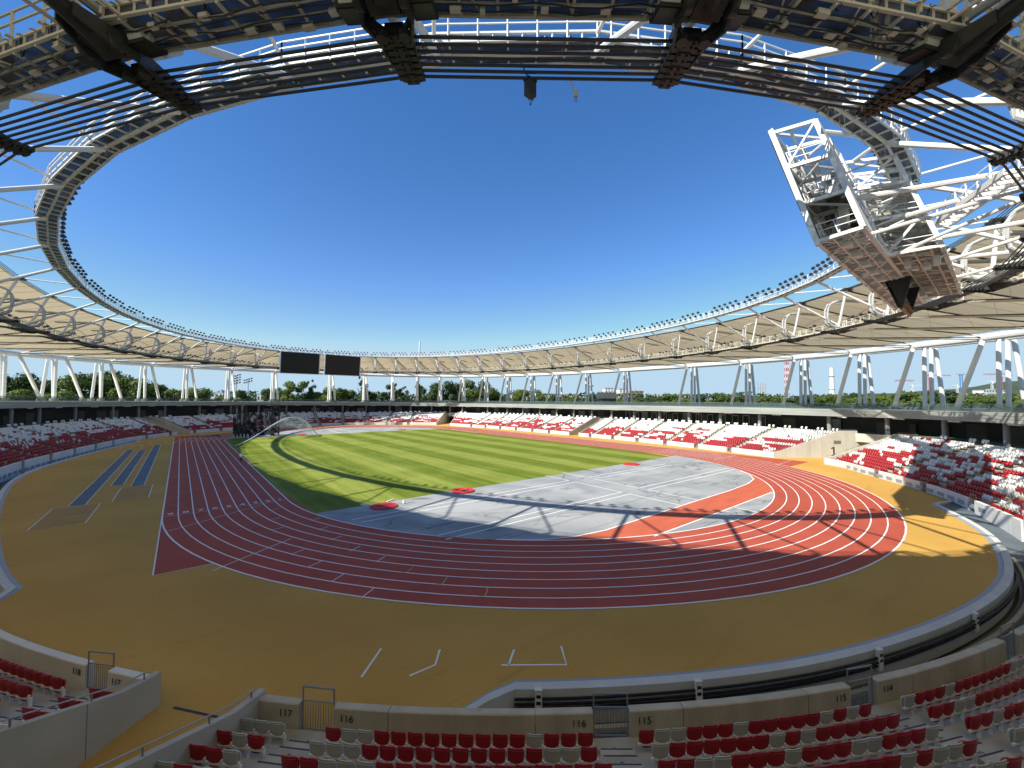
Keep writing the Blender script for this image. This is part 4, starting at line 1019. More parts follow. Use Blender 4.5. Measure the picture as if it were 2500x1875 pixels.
m = MB(); vv = [v.co[:] for v in fl_m.vertices]; ff = [tuple(q.vertices) for q in fl_m.polygons]; mm_ = [q.material_index for q in fl_m.polygons]
for p, a, k, ring in FL[300:]:
    c_, s_ = math.cos(a), math.sin(a); o_ = len(m.v); m.v += [(p[0]+x*c_-y*s_, p[1]+x*s_+y*c_, p[2]+z) for x, y, z in vv]; m.f += [tuple(o_+i for i in f) for f in ff]; m.m += mm_
if m.v: o = stuff(build('distant_floodlights', m, ['steel_dark', 'steel_white'])); o['label'] = 'rows of small floodlights on the far side of the roof rings'

# twin screens on the far bend and the gantry carrying the near pair
def screen(lab, x0, x1, y0, y1):
    o = thing('video_screen', lab, 'video screen', ((x0+x1)/2, (y0+y1)/2, 22.3), math.atan2(y1-y0, x1-x0), 'black video screens on the far bend'); w = math.hypot(x1-x0, y1-y0)/2
    m = MB(); m.box((0, .35, 4.2), (w, 0, 0), (0, .10, .0), (0, -.5, 4.2)); build('panel', m, 'screen', o)
    m = MB()
    for x in (-w-.12, w+.12): m.beam((x, .95, -.1), (x, -.02, 8.6), .22, .5)
    for z, y in ((-.12, .9), (8.55, -.1)): m.beam((-w-.2, y, z), (w+.2, y, z), .3, .22)
    for x in np.linspace(-w, w, 7): m.beam((x, 2.2, .2), (x, 1.5, 8.6), .16, .16); m.beam((x, .6, 4), (x, 2.0, 4), .12, .12); m.beam((x, .0, 8.5), (x, 1.8, 8.6), .12, .12); m.beam((x, 1.5, 8.6), (x, 3.5, 9.4), .14, .14)
    build('frame', m, 'steel_white', o)
screen('left one of the two large black video screens under the far roof', -15.9, -1.8, 128.7, 128.5)
screen('right one of the two large black video screens under the far roof', .7, 15.2, 128.5, 128.8)

ga = thing('screen_gantry', 'big white lattice gantry hanging from the light ring with platforms inside', 'gantry')
FT, FB_, BT, BB = (-42.2, 32.8), (-44.9, 23.3), (-45.0, 32.3), (-47.5, 23.5)
GX = np.linspace(-10.9, 22, 11)
def gp(x, v, w):                                       # v 0 bottom..1 top, w 0 front..1 back
    f = (FB_[0]*(1-v)+FT[0]*v, FB_[1]*(1-v)+FT[1]*v); b = (BB[0]*(1-v)+BT[0]*v, BB[1]*(1-v)+BT[1]*v)
    return V3(x, f[0]*(1-w)+b[0]*w, f[1]*(1-w)+b[1]*w)
for i, x in enumerate(GX):
    m = MB()
    m.beam(gp(x, -.03, 0), gp(x, 1.03, 0), .32, .34); m.beam(gp(x, 0, 1), gp(x, 1, 1), .30, .30)
    for v in (0, .33, .66, 1): m.beam(gp(x, v, 0), gp(x, v, 1), .24, .24)
    if i in (0, 10): m.beam(gp(x, .66, 0), gp(x, 1, 1), .14, .14)
    build('cross_frame', m, 'steel_white', ga)
for v, w in ((0, 0), (1, 0), (0, 1), (1, 1), (.33, 1), (.66, 1), (.33, 0), (.66, 0)):
    m = MB(); m.beam(gp(GX[0], v, w), gp(GX[-1], v, w), .26, .26); build('chord', m, 'steel_white', ga)
for i in range(10):
    m = MB(); a, b = GX[i], GX[i+1]
    for (v0, v1) in ((0, .33), (.33, .66), (.66, 1)):
        q = ((a, v0), (b, v1)) if i % 2 else ((a, v1), (b, v0)); m.beam(gp(q[0][0], q[0][1], 1), gp(q[1][0], q[1][1], 1), .28, .28)
    q = (a, b) if i % 2 else (b, a); m.beam(gp(q[0], 0, 1), gp(q[1], 0, 0), .16, .16); m.beam(gp(q[0], 1, 1), gp(q[1], 1, 0), .16, .16); m.beam(gp(q[0], .33, 1), gp(q[1], .33, 0), .14, .14); m.beam(gp(a, 0, .5), gp(b, .33, .5), .14, .14); m.beam(gp(b, .66, .4), gp(a, 1, .4), .14, .14)
    build('diagonal', m, 'steel_white', ga)
    m = MB()
    for x in np.linspace(a, b, 5)[:-1]: m.beam(gp(x+.3, .0, -.05), gp(x+.3, .0, 1.05), .10, .26)
    m.beam(gp(a, -.012, .9), gp(b, -.012, .1), .12, .14); m.beam(gp(a, -.012, .1), gp(b, -.012, .9), .12, .14); m.box(gp((a+b)/2, -.03, .5), (.3, 0, 0), (0, .3, 0), (0, 0, .22)); m.beam(gp(a, -.01, .35), gp(b, -.01, .35), .1, .2); m.beam(gp(a, -.01, .7), gp(b, -.01, .7), .1, .2); build('floor_ribs', m, 'steel_white', ga)
def gq(x, v, w): return gp(x, v, 1)*(1-w)+V3(x, -50.6+2.4*v, 23.4+8.0*v)*w
for i, x in enumerate(np.linspace(-2.6, 18, 8)):
    m = MB(); m.beam(gq(x, -.02, 1), gq(x, 1.02, 1), .28, .28)
    for v in (0, .36, .7, 1): m.beam(gq(x, v, 0), gq(x, v, 1), .22, .22)
    for v0, v1 in ((0, .36), (.36, .7), (.7, 1)): m.beam(gq(x, v0, i % 2), gq(x, v1, 1-i % 2), .18, .18)
    build('cross_frame', m, 'steel_white', ga)
    if i < 7:
        x2 = x+20.6/7.; m = MB()
        for v0, v1 in ((0, .36), (.36, .7), (.7, 1)): m.beam(gq(x, v0 if i % 2 else v1, 1), gq(x2, v1 if i % 2 else v0, 1), .2, .2)
        for v in (0, .36, 1): m.beam(gq(x, v, 0), gq(x2, v, 1), .15, .15)
        build('diagonal', m, 'steel_white', ga)
for v in (0, .36, .7, 1):
    m = MB(); m.beam(gq(-2.6, v, 1), gq(18, v, 1), .24, .24); build('chord', m, 'steel_white', ga)
    if v < 1:
        m = MB(); m.add([gq(-2.6, v+.01, .02), gq(18, v+.01, .02), gq(18, v+.01, .98), gq(-2.6, v+.01, .98)], [(0, 1, 2, 3)]); build('platform', m, 'grating_pale' if v > 0 else 'grating', ga)
        m = MB()
        for x in np.linspace(-2.4, 17.8, 26): m.beam(gq(x, v, 0), gq(x, v, 1), .09, .2)
        for q in (.2, .5, .8): m.beam(gq(-2.6, v-.012, q), gq(18, v-.012, q), .12, .14)
        build('floor_ribs', m, 'steel_cream', ga)
        m = MB()
        for h in (.06, .12):
            m.beam(gq(-2.6, v+h, 1), gq(18, v+h, 1), .055, .055); m.beam(gq(-2.6, v+h, 0), gq(-2.6, v+h, 1), .055, .055)
        for x in np.linspace(-2.6, 18, 17): m.beam(gq(x, v, 1), gq(x, v+.125, 1), .05, .05)
        build('handrail', m, 'steel_white', ga)
for v in (0.02, .35, .68):
    m = MB(); m.add([gp(GX[0], v, .05), gp(GX[-1], v, .05), gp(GX[-1], v, .95), gp(GX[0], v, .95)], [(0, 1, 2, 3)]); build('platform', m, 'grating_pale' if v > .5 else 'grating', ga)
    m = MB()
    for w in (.12, .95):
        for h in (.055, .11): m.beam(gp(GX[0], v+h, w), gp(GX[-1], v+h, w), .055, .055)
        for x in np.linspace(GX[0], GX[-1], 23): m.beam(gp(x, v, w), gp(x, v+.115, w), .05, .05)
    for h in (.055, .11): m.beam(gp(GX[0], v+h, .12), gp(GX[0], v+h, .95), .055, .055)
    m.beam(gp(GX[0], v, .5), gp(GX[0], v+.11, .5), .05, .05)
    build('handrail', m, 'steel_white', ga)
for x, v, w, h in ((-9.3, .35, .62, .21), (-5, .02, .5, .14), (-2, .35, .45, .15), (4, .02, .5, .16), (9, .35, .5, .16), (13, .02, .5, .12), (1.5, .68, .5, .14)):
    m = MB(); a = gp(x, v+.01, w); m.box(a+V3(0, 0, h*4.5), (.45, 0, 0), (0, .4, 0), (0, 0, h*4.5)); o = build('cabinet', m, 'wall_white', ga)
    m = MB()
    for zz in (.3, .6, .9, 1.2): m.box(a+V3(0, -.405, h*9*zz/1.4), (.3, 0, 0), (0, .01, 0), (0, 0, .06))
    m.box(a+V3(-.46, 0, h*6), (.01, 0, 0), (0, .25, 0), (0, 0, h*1.5)); build('louvre', m, 'grey_metal', o)
for i in range(5):                                     # links back to the light ring and lower ring
    x = -9+7.2*i; k = min(range(NB), key=lambda k: np.hypot(UP[k, 0]-x, UP[k, 1]+48) if UP[k, 1] < 0 else 1e9)
    m = MB(); m.tube(gp(x, 1, 1), O(UP, UN, k, .6, UZ+.2), .16, 8); build('link', m, 'steel_white', ga); m = MB(); m.tube(gp(x, .33, 1), O(LP, LN, k, 2.6, LZ+1.3), .20, 8); build('link', m, 'steel_white', ga); m = MB(); m.tube(gp(x, .0, 1), O(LP, LN, k, 2.6, LZ+.8), .14, 8); build('link', m, 'steel_white', ga)
m = MB()                                               # caged ladder at the back
for q in (-.35, .35): m.beam(V3(2+q, -48.4, 26.5), V3(2+q, -47.6, 36.5), .08, .08)
for z in np.arange(26.8, 36.5, .35): m.beam(V3(1.65, -48.37+(z-26.5)*.08, z), V3(2.35, -48.37+(z-26.5)*.08, z), .04, .04)
for z in np.arange(27.6, 36.5, .8): m.path([V3(2+.42*math.cos(a), -48.37+(z-26.5)*.08-.62*math.sin(a), z) for a in np.linspace(0, PI, 8)], .035, 4)
for a in np.linspace(.3, PI-.3, 5): m.beam(V3(2+.42*math.cos(a), -48.3-.62*math.sin(a), 27.5), V3(2+.42*math.cos(a), -47.6-.62*math.sin(a), 36.5), .04, .04)
build('caged_ladder', m, 'steel_white', ga)
m = MB(); tri = [(-45.9, 24.9), (-47.35, 20.4), (-48.1, 23.3)]
for x in (6., 11.5): m = MB(); m.add([V3(x+dx, *q) for dx in (-.08, .08) for q in tri], [(0, 1, 2), (5, 4, 3), (0, 3, 4, 1), (1, 4, 5, 2), (2, 5, 3, 0)]); build('screen_cheek', m, 'steel_dark', ga)
m = MB()
m.beam(V3(6, -46.0, 24.7), V3(11.5, -46.0, 24.7), .3, .3); m.beam(V3(6, -47.3, 20.5), V3(11.5, -47.3, 20.5), .2, .2)
for z in np.arange(20.9, 24.6, .42): f = (z-20.5)/4.2; m.beam(V3(6.1, -47.55+1.25*f, z), V3(11.4, -47.55+1.25*f, z), .34, .09)
for x in np.arange(6.5, 11.5, .9): m.beam(V3(x, -47.5, 20.6), V3(x, -46.3, 24.6), .12, .2)
build('screen_ribs', m, 'rib_brown', ga)
m = MB(); m.box((8.75, -46.45, 22.6), (2.6, 0, 0), (0, .05, .02), (0, .62, 1.95)); build('screen_panel', m, 'screen', ga)
m = MB()
for i in range(26):                                     # ladders, brackets and pipework around the lower edge
    x = -2+18*hash2(i, 1); y = -50.4+4*hash2(i, 2); z = 22.6+1.6*hash2(i, 3); m.beam((x, y, z), (x+2.2*(hash2(i, 4)-.5), y+1.8*(hash2(i, 5)-.5), z+1.6*(hash2(i, 6)-.3)), .13, .13)
    m.box((x, y, z), (.3*hash2(i, 7)+.1, 0, 0), (0, .2, 0), (0, 0, .3*hash2(i, 8)+.1))
build('brackets', m, 'steel_white', ga)
m = MB(); m.box(gp(-2.6, .5, 0)+V3(0, .25, 0), (7.9, 0, 0), (0, .06, 0), (0, 1.3, 4.4)); build('screen_panel', m, 'screen', ga)
m = MB(); m.box(gp(13.8, .5, 0)+V3(0, .25, 0), (7.9, 0, 0), (0, .06, 0), (0, 1.3, 4.4)); build('screen_panel', m, 'screen', ga)

m = MB(); a, b = V3(1, -50.3, 26.0), V3(-9.2, -54.2, LZ+.8); sd = unit(np.cross(b-a, V3(0, 0, 1)))
for q in (-.6, .6):
    m.beam(a+sd*q, b+sd*q, .16, .38)
    for h in (.6, 1.15): m.beam(a+sd*q+V3(0, 0, h), b+sd*q+V3(0, 0, h), .06, .06)
    for v in np.linspace(0, 1, 8): p = a*(1-v)+b*v+sd*q; m.beam(p, p+V3(0, 0, 1.15), .09, .09)
for v in np.linspace(.03, .97, 12): p = a*(1-v)+b*v; m.beam(p-sd*.6, p+sd*.6, .08, .2)
build('walkway', m, 'steel_white', ga)
m = MB()
for x in np.linspace(-9.5, 20, 16):
    v = hash2(x, 2)*.55+.08; w = .1+.8*hash2(x, 7); p = gp(x, v, w); m.box(p, (.35+.3*hash2(x, 3), 0, 0), (0, .25, 0), (0, 0, .2+.5*hash2(x, 4))); m.tube(gp(x, v, 0), gp(x+1.2, min(1, v+.33), 1), .07, 6); m.tube(gp(x, v, 1), gq(x+.8, v+.1, .6), .07, 6)
build('equipment', m, 'steel_white', ga)

# devices hanging from the near cables
def cable_pt(px, z=LZ):                                # point of the innermost ring cable seen at a column
    best = None
    for k in range(NB):
        for u in np.linspace(0, 1, 40):
            p = B(LP, LN, k, u, 0, z); q = project(p)
            if q[2] > 0 and np.linalg.norm(p-CAM) < 30 and (best is None or abs(q[0]-px) < best[0]): best = (abs(q[0]-px), p)
    return best[1]
p = cable_pt(1300); o = thing('hanging_device', 'grey antenna box on a rod hanging below the black cables', 'device', p)
m = MB(); m.tube((.3, .6, .0), (0, 0, -.25), .02, 5); m.tube((0, 0, -.15), (0, .55, 1.0), .03, 6); build('rod', m, 'steel_dark', o)
m = MB(); m.abox(-.20, -.14, -.72, .20, .14, -.14); m.abox(-.23, -.16, -.12, .23, .16, -.06); build('box', m, 'steel_dark', o)
m = MB(); m.path([V3(.15*math.cos(a), 0, -.78+.16*math.sin(a)) for a in np.linspace(PI, 2*PI, 9)], .012, 4); m.tube((.02, 0, -1.06), (.02, 0, -.99), .03, 6); build('wire', m, 'cable', o)
p = cable_pt(1405); o = thing('hanging_device', 'thin rod with a small clamp hanging below the black cables', 'device', p)
m = MB(); m.tube((0, 0, -.75), (0, .5, .9), .035, 6); build('rod', m, 'steel_cream', o)
m = MB(); m.abox(-.07, -.06, -.72, .07, .06, -.48); build('clamp', m, 'steel_cream', o)
m = MB(); m.path([V3(.07*math.cos(a), 0, -.74+.17*math.sin(a)) for a in np.linspace(PI, 2*PI, 9)], .012, 4); build('wire', m, 'cable', o)

# ------------------------------------------------------------------ things on the field
def cover(x, y, r, lab, ring):
    o = thing('throwing_circle_cover', lab, 'circle cover', (x, y, .02), 0, 'red throwing circle covers'); n = 24; m = MB()
    if ring:
        pr = [(r*.55, .05), (r*.62, .16), (r*.9, .18), (r, .10), (r, 0), (r*.55, 0)]
        m.sweep(lambda i: [V3(rr*math.cos(2*PI*i/n), rr*math.sin(2*PI*i/n), z) for rr, z in pr], n, True); build('rim', m, 'circle_red', o)
        m = MB(); m.cyl((0, 0), r*.55, -.01, .04, 20); build('disc', m, 'circle_red', o); m = MB(); m.cyl((.1, 0), r*.2, .04, .09, 12); build('hub', m, 'text_dark', o)
    else:
        m.add([V3(0, 0, .2)]+[V3(r*math.cos(2*PI*i/n), r*math.sin(2*PI*i/n), .11) for i in range(n)]+[V3(r*1.01*math.cos(2*PI*i/n), r*1.01*math.sin(2*PI*i/n), 0) for i in range(n)],
              [(0, 1+i, 1+(i+1) % n) for i in range(n)]+[(1+i, 1+n+i, 1+n+(i+1) % n, 1+(i+1) % n) for i in range(n)]); build('lid', m, 'circle_red', o)
        m = MB()
        for i in range(12): a = 2*PI*i/12; m.beam((.1*math.cos(a), .1*math.sin(a), .205), (r*.97*math.cos(a), r*.97*math.sin(a), .125), .05, .03)
        build('ribs', m, 'circle_red', o)
c1 = cover(-28.9, -9.9, 1.45, 'solid red round cover with radial ribs, beside the shaded corner of the lawn', False)
cover(-18.1, -8.9, 1.5, 'red round cover with raised ring, on the lawn edge between two others', True)
cover(17.7, -9.5, 1.5, 'small red cover standing alone on the sunlit grey apron by the track', False)
cover(-14.9, 94.9, 1.5, 'red cover on the far grey apron beside the water jet', False)
cover(20.3, 95.2, 1.5, 'red cover on the far grey apron right of the water jet', False)
for x, y, r_, lab in ((-27.4, -8.0, .4, 'white marker stake leaning by the lawn side of the ribbed red cover'), (-30.4, -8.2, 2.2, 'short white marker board lying by the shaded side of the ribbed red cover'), (-26.5, -9.6, 1.2, 'white marker board lying on the sunlit side of the ribbed red cover')):
    m = MB(); m.beam((x-.5*math.cos(r_), y-.5*math.sin(r_), .06), (x+.5*math.cos(r_), y+.5*math.sin(r_), .12), .12, .10); m.abox(x-.1, y-.1, 0, x+.1, y+.1, .06); tag(build('marker_stake', m, 'line_white'), lab, 'marker', 'white markers round the ribbed cover')

hc = thing('hammer_cage', 'tall throwing cage of black nets on dark posts at the far corner of the lawn', 'throwing cage', (-27.6, 96.2, 0))
ang_ = np.radians(np.linspace(-30, 245, 9)); cp = [V3(5.0*math.cos(a), 4.2*math.sin(a)+.4, 0) for a in ang_]
gate_ = [V3(-6.3, -2.4, 0), V3(-3.2, -4.0, 0)], [V3(3.4, -3.4, 0), V3(5.8, -2.6, 0)]
for p in cp:
    m = MB(); m.tube(p, p+V3(0, 0, 7.4), .10, 6); m.beam(p+V3(0, 0, 7.4), p*.85+V3(0, 0, 7.6), .08, .08); build('post', m, 'black', hc)
for i in range(len(cp)-1):
    m = MB(); a, b = cp[i]*.93, cp[i+1]*.93; nn_ = 6; vs = []
    for u in np.linspace(0, 1, nn_):
        for z in (0.05, 3.5, 7.2): vs.append(a*(1-u)+b*u+V3(0, .25*math.sin(u*9+i), z))
    m.add(vs, [(3*j+q, 3*j+3+q, 3*j+4+q, 3*j+1+q) for j in range(nn_-1) for q in (0, 1)]); build('net', m, 'netting', hc)
for g_ in gate_:
    m = MB(); a, b = g_
    for p in (a, b): m.tube(p, p+V3(0, 0, 10), .10, 6)
    m.beam(a+V3(0, 0, 10), b+V3(0, 0, 10), .14, .14); m.beam(a+V3(0, 0, .3), b+V3(0, 0, .3), .1, .1); build('gate_frame', m, 'black', hc)
    m = MB(); vs = []
    for u in np.linspace(0, 1, 8):
        for z in (.3, 3, 6.5, 9.8): vs.append(a*(1-u)+b*u+V3(0, .3*math.sin(u*15), z))
    m.add(vs, [(4*j+q, 4*j+4+q, 4*j+5+q, 4*j+1+q) for j in range(7) for q in (0, 1, 2)]); build('net', m, 'netting', hc)
m = MB(); m.beam(gate_[0][1]+V3(0, 0, 10), gate_[1][0]+V3(0, 0, 10), .1, .1); build('top_bar', m, 'black', hc)
for i in range(5):
    m = MB(); x = -6.2+i*.85; y = -2.6-.4*i; m.beam((x-.25, y, 0), (x, y, 1.3), .14, .14); m.beam((x+.2, y-.3, 0), (x, y, 1.3), .14, .14); m.beam((x-.3, y, .06), (x+.25, y-.3, .06), .14, .12); build('foot', m, 'steel_cream', hc)

def skin(name, pts, edges, rad, m, parent, lvl=1, root=0):
    me = bpy.data.meshes.new(name); me.from_pydata(pts, edges, []); o = link(name, me, parent); me.materials.append(MATS[m])
    md = o.modifiers.new('skin', 'SKIN'); md.use_smooth_shade = True
    sub = o.modifiers.new('sub', 'SUBSURF'); sub.levels = lvl; sub.render_levels = lvl
    return o
def add_skin_layer(o, rad, root):
    bm_ = __import__('bmesh').new(); bm_.from_mesh(o.data); ly = bm_.verts.layers.skin.verify(); bm_.verts.ensure_lookup_table()
    for i, v in enumerate(bm_.verts): v[ly].radius = rad[i] if isinstance(rad[i], tuple) else (rad[i], rad[i]); v[ly].use_root = (i == root)
    bm_.to_mesh(o.data); bm_.free()
pe = thing('person', 'person in white shirt and dark trousers walking along the red track edge', 'person', (-37.5, 36.4, .02), R(-8))
bp = [(0, 0, .95), (0, .01, 1.15), (0, .02, 1.38), (0, .03, 1.50), (0, .06, 1.60), (0, .07, 1.73),          # pelvis, waist, chest, neck, head base, crown
      (-.19, .02, 1.42), (-.25, -.06, 1.15), (-.24, .04, .92), (-.24, .08, .82), (.19, .02, 1.42), (.25, .10, 1.15), (.23, .22, .95), (.22, .27, .86),
      (-.10, .0, .90), (-.10, .14, .50), (-.10, .10, .08), (-.10, .24, .03), (.10, .0, .90), (.10, -.02, .50), (.10, -.24, .14), (.10, -.14, .05)]
be = [(0, 1), (1, 2), (2, 3), (3, 4), (4, 5), (2, 6), (6, 7), (7, 8), (8, 9), (2, 10), (10, 11), (11, 12), (12, 13), (0, 14), (14, 15), (15, 16), (16, 17), (0, 18), (18, 19), (19, 20), (20, 21)]
br_ = [(.16, .11), (.15, .10), (.17, .11), .055, .085, .085, .06, .045, .035, .03, .06, .045, .035, .03, .085, .06, .045, .035, .085, .06, .045, .035]
body = skin('body', bp, be, br_, 'skin', pe); add_skin_layer(body, br_, 0)
sp_ = bp[:4]+[bp[6], (-.225, -.02, 1.26), bp[10], (.225, .06, 1.26)]
shirt = skin('shirt', sp_, [(0, 1), (1, 2), (2, 3), (2, 4), (4, 5), (2, 6), (6, 7)], None, 'cloth_white', pe); add_skin_layer(shirt, [(.18, .13), (.175, .125), (.19, .13), .075, .085, .075, .085, .075], 1) if True else 0
trs = skin('trousers', [bp[0], bp[14], bp[15], (-.10, .105, .14), bp[18], bp[19], (.10, -.22, .19), (0, 0, 1.02)], [(0, 1), (1, 2), (2, 3), (0, 4), (4, 5), (5, 6), (0, 7)], None, 'cloth_dark', pe); add_skin_layer(trs, [(.17, .13), .105, .08, .065, .105, .08, .065, (.165, .12)], 0)
m = MB()
for i in range(5):
    for j in range(8):
        a, b = R(-10+20*i), 2*PI*j/8; m.v.append((.098*math.cos(a)*math.cos(b), .055+.105*math.cos(a)*math.sin(b)-.01, 1.685+.115*math.sin(a)))
m.f = [(8*i+j, 8*i+(j+1) % 8, 8*i+8+(j+1) % 8, 8*i+8+j) for i in range(4) for j in range(8)]+[tuple(range(32, 40))]; m.m = [0]*len(m.f); build('hair', m, 'hair', pe, smooth=True)

ws = thing('water_jet', 'white arc of sprinkler water crossing the far end of the lawn', 'water jet')
A_, B_ = V3(-35.9, 66.5, .3), V3(-10.8, 92.9, .1)
wt = lambda t: A_*(1-t)+B_*t+V3(0, 0, 6.1*math.sin(PI*t**1.45))
ts = np.linspace(0, 1, 40); m = MB(); m.path([wt(t) for t in ts], [.05+.16*t if t < .7 else .16+.3*math.sin((t-.7)*9)*.3 for t in ts], 6); build('jet', m, 'water_jet', ws)
for q in range(3):
    m = MB(); vs = []; off = V3(.35*(q-1), -.35*(q-1), 0)
    for i, t in enumerate(np.linspace(.3, .97, 24)):
        p = wt(t); d = min(p[2]-.1, (t-.3)*7.0*(1+.15*q)); 
        for w in (0, .33, .66, 1): vs.append(p+off*w-V3(0, 0, d*w))
    m.add(vs, [(4*i+j, 4*i+4+j, 4*i+5+j, 4*i+1+j) for i in range(23) for j in range(3)]); build('spray', m, 'water_spray', ws)
m = MB(); m.cyl((-35.9, 66.5), .12, 0, .3, 8); build('nozzle', m, 'black', ws)

# ------------------------------------------------------------------ beyond the stadium
def crown_mesh(name, kind, n, seed):
    rg = np.random.default_rng(seed); m = MB(); cl = []
    if kind == 'poplar':
        for i in range(16): cl.append((rg.normal(0, .10), rg.normal(0, .10), .08+.86*i/15, .16-.11*(i/15)**1.5))
    elif kind == 'round':
        for i in range(20):
            a = rg.uniform(0, 2*PI); r_ = rg.uniform(0, .40)**.8; z = rg.uniform(.25, .92); r_ *= math.sqrt(max(.05, 1-((z-.52)/.5)**2)); cl.append((r_*math.cos(a), r_*math.sin(a), z-.05, rg.uniform(.09, .20)))
    else:
        for i in range(15):
            a = rg.uniform(0, 2*PI); z = rg.uniform(.2, .9); r_ = rg.uniform(.05, .36)*(1.1-z*.6); cl.append((r_*math.cos(a), r_*math.sin(a), z, rg.uniform(.06, .15)))
    vs, fs = [], []
    for (x, y, z, r_) in cl:
        for j in range(int(n*1.7*(r_/.13)**2/len(cl))):
            d = rg.normal(size=3); d /= np.linalg.norm(d); p = V3(x, y, z)+d*r_*rg.uniform(.35, 1.12)*V3(1, 1, .85)
            u = rg.normal(size=3); u = unit(np.cross(u, d+rg.normal(0, .5, 3))); v = unit(np.cross(d, u)); s = rg.uniform(.016, .036); o = len(vs)
            vs += [p-u*s, p+v*s*.7, p+u*s, p-v*s*.7]; fs.append((o, o+1, o+2, o+3))
    m.add(vs, fs); return m
CR_ = {}
for kd, mm in (('round', 'leaf_mid'), ('round', 'leaf_dark'), ('round', 'leaf_light'), ('loose', 'leaf_mid'), ('loose', 'leaf_dark'), ('loose', 'leaf_light'), ('poplar', 'leaf_dark')):
    CR_[kd, mm] = [crown_mesh('crown', kd, 2600 if kd != 'poplar' else 1500, 11+i*7+len(mm)).mesh('crown', mm) for i in range(2)]
tm = MB(); tm.tube((0, 0, 0), (.01, .0, .62), .030, 7, r2=.014)
for a in range(5): tm.tube((0, 0, .18+.07*a), (.22*math.cos(a*2.2), .22*math.sin(a*2.2), .45+.08*a), .014, 5, r2=.005)
tkm = tm.mesh('trunk', 'trunk')
clx = sorted([(project(O(CP, CN, k, 3, 18))[0], k) for k in nodes_seen])
tree_seen = {}
def near_ref(px):
    q = min(clx, key=lambda c: abs(c[0]-px)); sd = 'right' if q[0] > SCR_PX else 'left'; same = sorted(c[0] for c in clx if (c[0] > SCR_PX) == (q[0] > SCR_PX))
    same = sorted(same, key=lambda c: abs(c-SCR_PX)); return ORD(same.index(q[0])+1), sd, ('right' if px > q[0] else 'left')
def tree(px, ytop, wpx, depth, kind, leaf):
    x, y = bearing(px, depth); zt = 11.69+(977-ytop)*depth/FPX+.8; zb = -1.6; h = zt-zb; w = wpx*depth/FPX
    o_, sd, rel = near_ref(px); words = {'round': 'bushy', 'loose': 'loose', 'poplar': 'slender upright'}[kind]; cw = {'leaf_mid': 'green', 'leaf_dark': 'dark green', 'leaf_light': 'light green'}[leaf]
    key = (o_, sd, rel, words, cw); tree_seen[key] = tree_seen.get(key, 0)+1; pre = '' if tree_seen[key] == 1 else ORD(tree_seen[key])+' '
    t = thing('poplar_tree' if kind == 'poplar' else 'tree', f'{pre}{words} {cw} tree {rel} of the {o_} column cluster {sd} of the screens', 'tree', (x, y, zb), RNG.uniform(0, 6), 'trees beyond the stadium')
    cw_ = {'round': .80, 'loose': .70, 'poplar': .34}[kind]
    c = link('crown', CR_[kind, leaf][int(RNG.integers(2))], t); s = w/cw_; zc = h*.10; c.location = (0, 0, zc); c.scale = (s, s, h-zc)
    k = link('trunk', tkm, t); k.scale = (h*.9, h*.9, h*.9)
